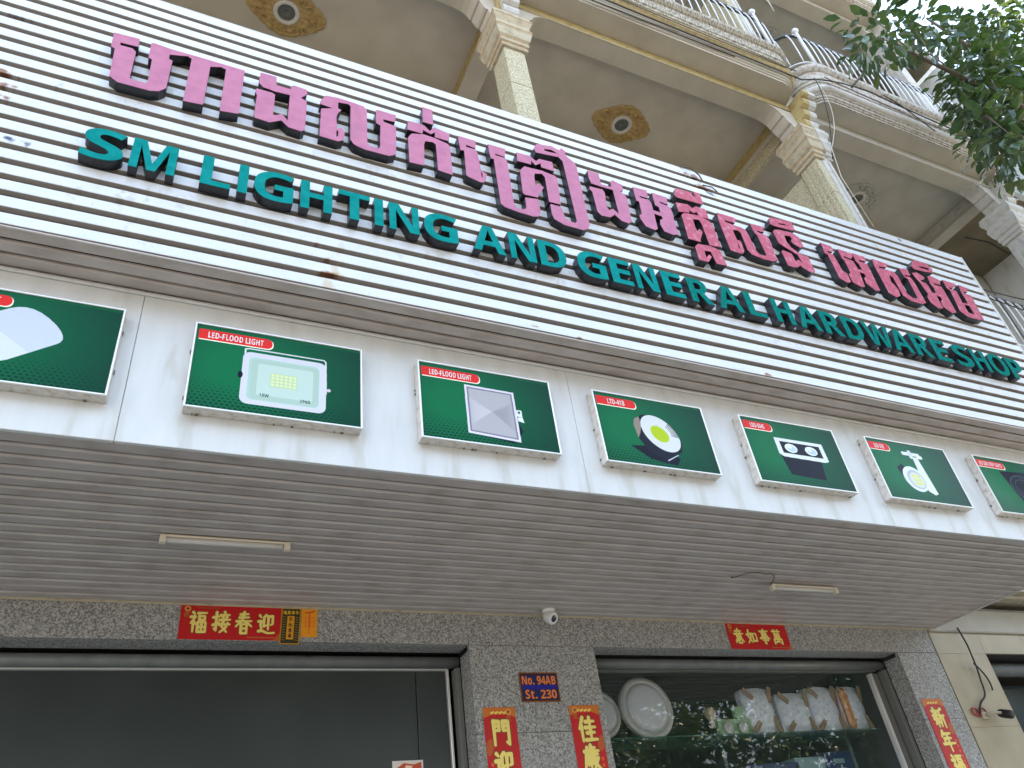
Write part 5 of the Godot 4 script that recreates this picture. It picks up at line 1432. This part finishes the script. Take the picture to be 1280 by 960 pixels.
func build_tree() -> Node3D:
	var r := RandomNumberGenerator.new()
	r.seed = 991
	var t := thing("street_tree", "leafy dark green street tree reaching in over the white balcony at top right", "tree", Vector3(9.3, 0.12, 3.4), "street trees")
	var o := t.position
	var st := begin(true)
	var fork := Vector3(8.9, 4.6, 3.35) - o
	tube(st, [Vector3.ZERO, Vector3(0.05, 1.2, 0.02), Vector3(-0.1, 2.6, -0.04), fork], 0.17, 12, 0.12)
	part("trunk", st, M.bark, t)
	var stems := []
	for e in [[Vector3(7.6, 6.3, 3.1), Vector3(6.6, 7.3, 2.9), Vector3(5.3, 7.3, 2.9)], [Vector3(8.3, 7.0, 3.0), Vector3(8.0, 8.8, 2.7), Vector3(7.4, 9.8, 2.6)], [Vector3(8.9, 7.6, 3.1), Vector3(9.6, 9.6, 2.8), Vector3(10.2, 11.4, 2.7)], [Vector3(7.4, 5.8, 3.1), Vector3(6.5, 6.4, 2.85), Vector3(5.7, 6.6, 2.9)]]:
		st = begin(true)
		var pts := bez(fork, e[0] - o, e[1] - o, e[2] - o, 12)
		tube(st, pts, 0.07, 7, 0.014)
		part("branch", st, M.bark, t)
		stems.append_array(pts)
	var tools := [begin(), begin(), begin()]
	var twig := begin()
	var list := []
	for c in CLUMPS: list.append([Vector3(c[0], c[1], c[2]), 1.0])
	for k in 120: # the rest of the crown, out of the frame to the right and above
		var v := Vector3(r.randf_range(-1, 1), r.randf_range(-1, 1), r.randf_range(-1, 1)).normalized() * pow(r.randf(), 0.4)
		var c := Vector3(9.6, 8.6, 3.6) + v * Vector3(2.6, 2.6, 2.0)
		if c.x - (c.z - 2.8) * 3.0 > 8.2 or c.y > 11.5: list.append([c, 1.15])
	for e in list:
		var c: Vector3 = e[0] - o
		var near: Vector3 = stems[0]
		for s in stems:
			if s.distance_to(c) < near.distance_to(c): near = s
		tube(twig, [near, near.lerp(c, 0.55) + Vector3(0, 0.06, 0), c], 0.01, 4, 0.004)
		for k in 36:
			var v: Vector3 = Vector3(r.randf_range(-1, 1), r.randf_range(-1, 1), r.randf_range(-1, 1)) * 0.2 * e[1]
			var dir: Vector3 = (v.normalized() * 0.7 + Vector3(r.randf_range(-0.5, 0.5), r.randf_range(-0.9, 0.1), r.randf_range(-0.5, 0.5))).normalized()
			var up := Vector3(r.randf_range(-0.6, 0.6), 1.0, r.randf_range(-0.6, 0.6)).normalized()
			var l := r.randf_range(0.09, 0.16)
			leaf_into(tools[[0, 0, 1, 1, 2][r.randi() % 5]], c + v, dir, up, l, l * r.randf_range(0.42, 0.58))
	part("twigs", twig, M.bark, t)
	for k in 3:
		var cr := part("crown", tools[k], M[["leaf", "leaf_dark", "leaf_young"][k]], t)
		cr.set_meta("kind", "stuff")
	return t

# round-headed trees along the opposite kerb, mirrored in the shop window
func build_far_trees() -> void:
	var r := RandomNumberGenerator.new()
	r.seed = 313
	var t := thing("round_tree", "dense street tree across the road mirrored in the shop window, straight behind the viewer", "tree", Vector3(2.6, 0.12, 12.2), "trees across the road")
	var st := begin(true)
	tube(st, [Vector3.ZERO, Vector3(0.05, 1.5, 0.0), Vector3(-0.05, 3.2, 0.05), Vector3(0.0, 5.0, 0.0)], 0.2, 10, 0.1)
	part("trunk", st, M.bark, t)
	var hubs := []
	for k in 38:
		var v := Vector3(r.randf_range(-1, 1), r.randf_range(-1, 1), r.randf_range(-1, 1)).normalized()
		hubs.append(Vector3(0, 5.4, 0) + v * Vector3(2.9, 3.5, 2.3) * r.randf_range(0.55, 1.0))
	for k in 9:
		st = begin(true)
		tube(st, bez(Vector3(0, 3.0 + k * 0.2, 0), Vector3(0, 4.4, 0), hubs[k] * 0.6 + Vector3(0, 1.8, 0), hubs[k], 6), 0.06, 6, 0.015)
		part("branch", st, M.bark, t)
	var tools := [begin(), begin(), begin()]
	for h in hubs:
		for k in 230:
			var v := Vector3(r.randfn(), r.randfn(), r.randfn()) * 0.42
			var dir := (v.normalized() + Vector3(r.randf_range(-0.6, 0.6), r.randf_range(-0.9, 0.2), r.randf_range(-0.6, 0.6))).normalized()
			var l := r.randf_range(0.16, 0.28)
			leaf_into(tools[r.randi() % 3], h + v, dir, Vector3(r.randf_range(-0.6, 0.6), 1.0, r.randf_range(-0.6, 0.6)).normalized(), l, l * 0.55)
	for k in 3:
		part("crown", tools[k], M[["leaf", "leaf_dark", "leaf_young"][k]], t).set_meta("kind", "stuff")
	for s in [[Vector3(18.5, 0.12, 12.4), 5.0, "dense street tree across the road, fifth along the kerb from the left"], [Vector3(24.0, 0.12, 12.9), 0.4, "dense street tree across the road, sixth along the kerb from the left"], [Vector3(29.5, 0.12, 12.3), 3.3, "dense street tree across the road, seventh along the kerb from the left"], [Vector3(35.0, 0.12, 12.7), 2.1, "dense street tree across the road, last along the kerb at the far right"], [Vector3(-3.0, 0.12, 12.6), 2.6, "dense street tree across the road, behind the viewer to the left"], [Vector3(8.0, 0.12, 12.0), 4.1, "dense street tree across the road mirrored at the window's right end"], [Vector3(13.2, 0.12, 12.8), 1.2, "dense street tree across the road, behind the viewer far to the right"]]:
		var c := t.duplicate()
		c.name = numbered("round_tree")
		add_child(c)
		c.position = s[0]
		c.rotation.y = s[1]
		c.set_meta("label", s[2])

func build_street() -> void:
	var st := begin()
	bx(st, Vector3(-60, -0.3, -40), Vector3(80, 0.0, 60))
	structure("road", st, M.asphalt)
	st = begin()
	bevel(st, Vector3(-40, 0.004, -0.001), Vector3(60, 0.12, 5.6), 0.02)
	structure("pavement", st, M.paving)
	st = begin()
	bevel(st, Vector3(-40, 0.004, 14.5), Vector3(60, 0.12, 18.0), 0.02)
	structure("far_pavement", st, M.paving)

func _ready() -> void:
	rng.seed = 20
	# camera
	var cam := Camera3D.new()
	cam.name = "camera"
	add_child(cam)
	cam.transform = Transform3D(Basis(Vector3(0.905810, -0.122742, 0.405516), -Vector3(0.150899, -0.800893, -0.579482), -Vector3(0.395902, 0.586093, -0.706935)).orthonormalized(), Vector3(0, 1.6, 4.5))
	cam.fov = 53.37
	cam.near = 0.05
	cam.far = 400.0
	cam.current = true
	# sky and exposure
	var env := Environment.new()
	var sky := Sky.new()
	var sm := ProceduralSkyMaterial.new()
	sm.sky_top_color = Color(0.62, 0.72, 0.84)
	sm.sky_horizon_color = Color(0.95, 0.96, 0.97)
	sm.sky_curve = 0.2
	sm.ground_horizon_color = Color(0.55, 0.53, 0.5)
	sm.ground_bottom_color = Color(0.3, 0.29, 0.27)
	sm.sun_angle_max = 0.0
	sky.sky_material = sm
	env.background_mode = Environment.BG_SKY
	env.sky = sky
	env.tonemap_mode = Environment.TONE_MAPPER_LINEAR
	env.tonemap_exposure = 5.1
	env.sdfgi_enabled = true
	env.ssao_enabled = true
	env.ssil_enabled = true
	var we := WorldEnvironment.new()
	we.name = "environment"
	we.environment = env
	add_child(we)
	# the sun stands high behind the houses, so that the whole front is in open shade
	var sun := DirectionalLight3D.new()
	sun.name = "sun"
	add_child(sun)
	sun.look_at_from_position(Vector3.ZERO, Vector3(-0.2, -0.94, 0.28))
	sun.light_energy = 1.6
	sun.light_color = Color(1.0, 0.91, 0.77)
	sun.light_angular_distance = 0.5
	sun.shadow_enabled = true
	materials()
	build_street()
	build_house()
	build_neighbour()
	build_canopy()
	build_sign()
	build_boxes()
	build_canopy_lamps()
	build_display()
	build_papers()
	build_wires()
	build_tree()
	build_far_trees()
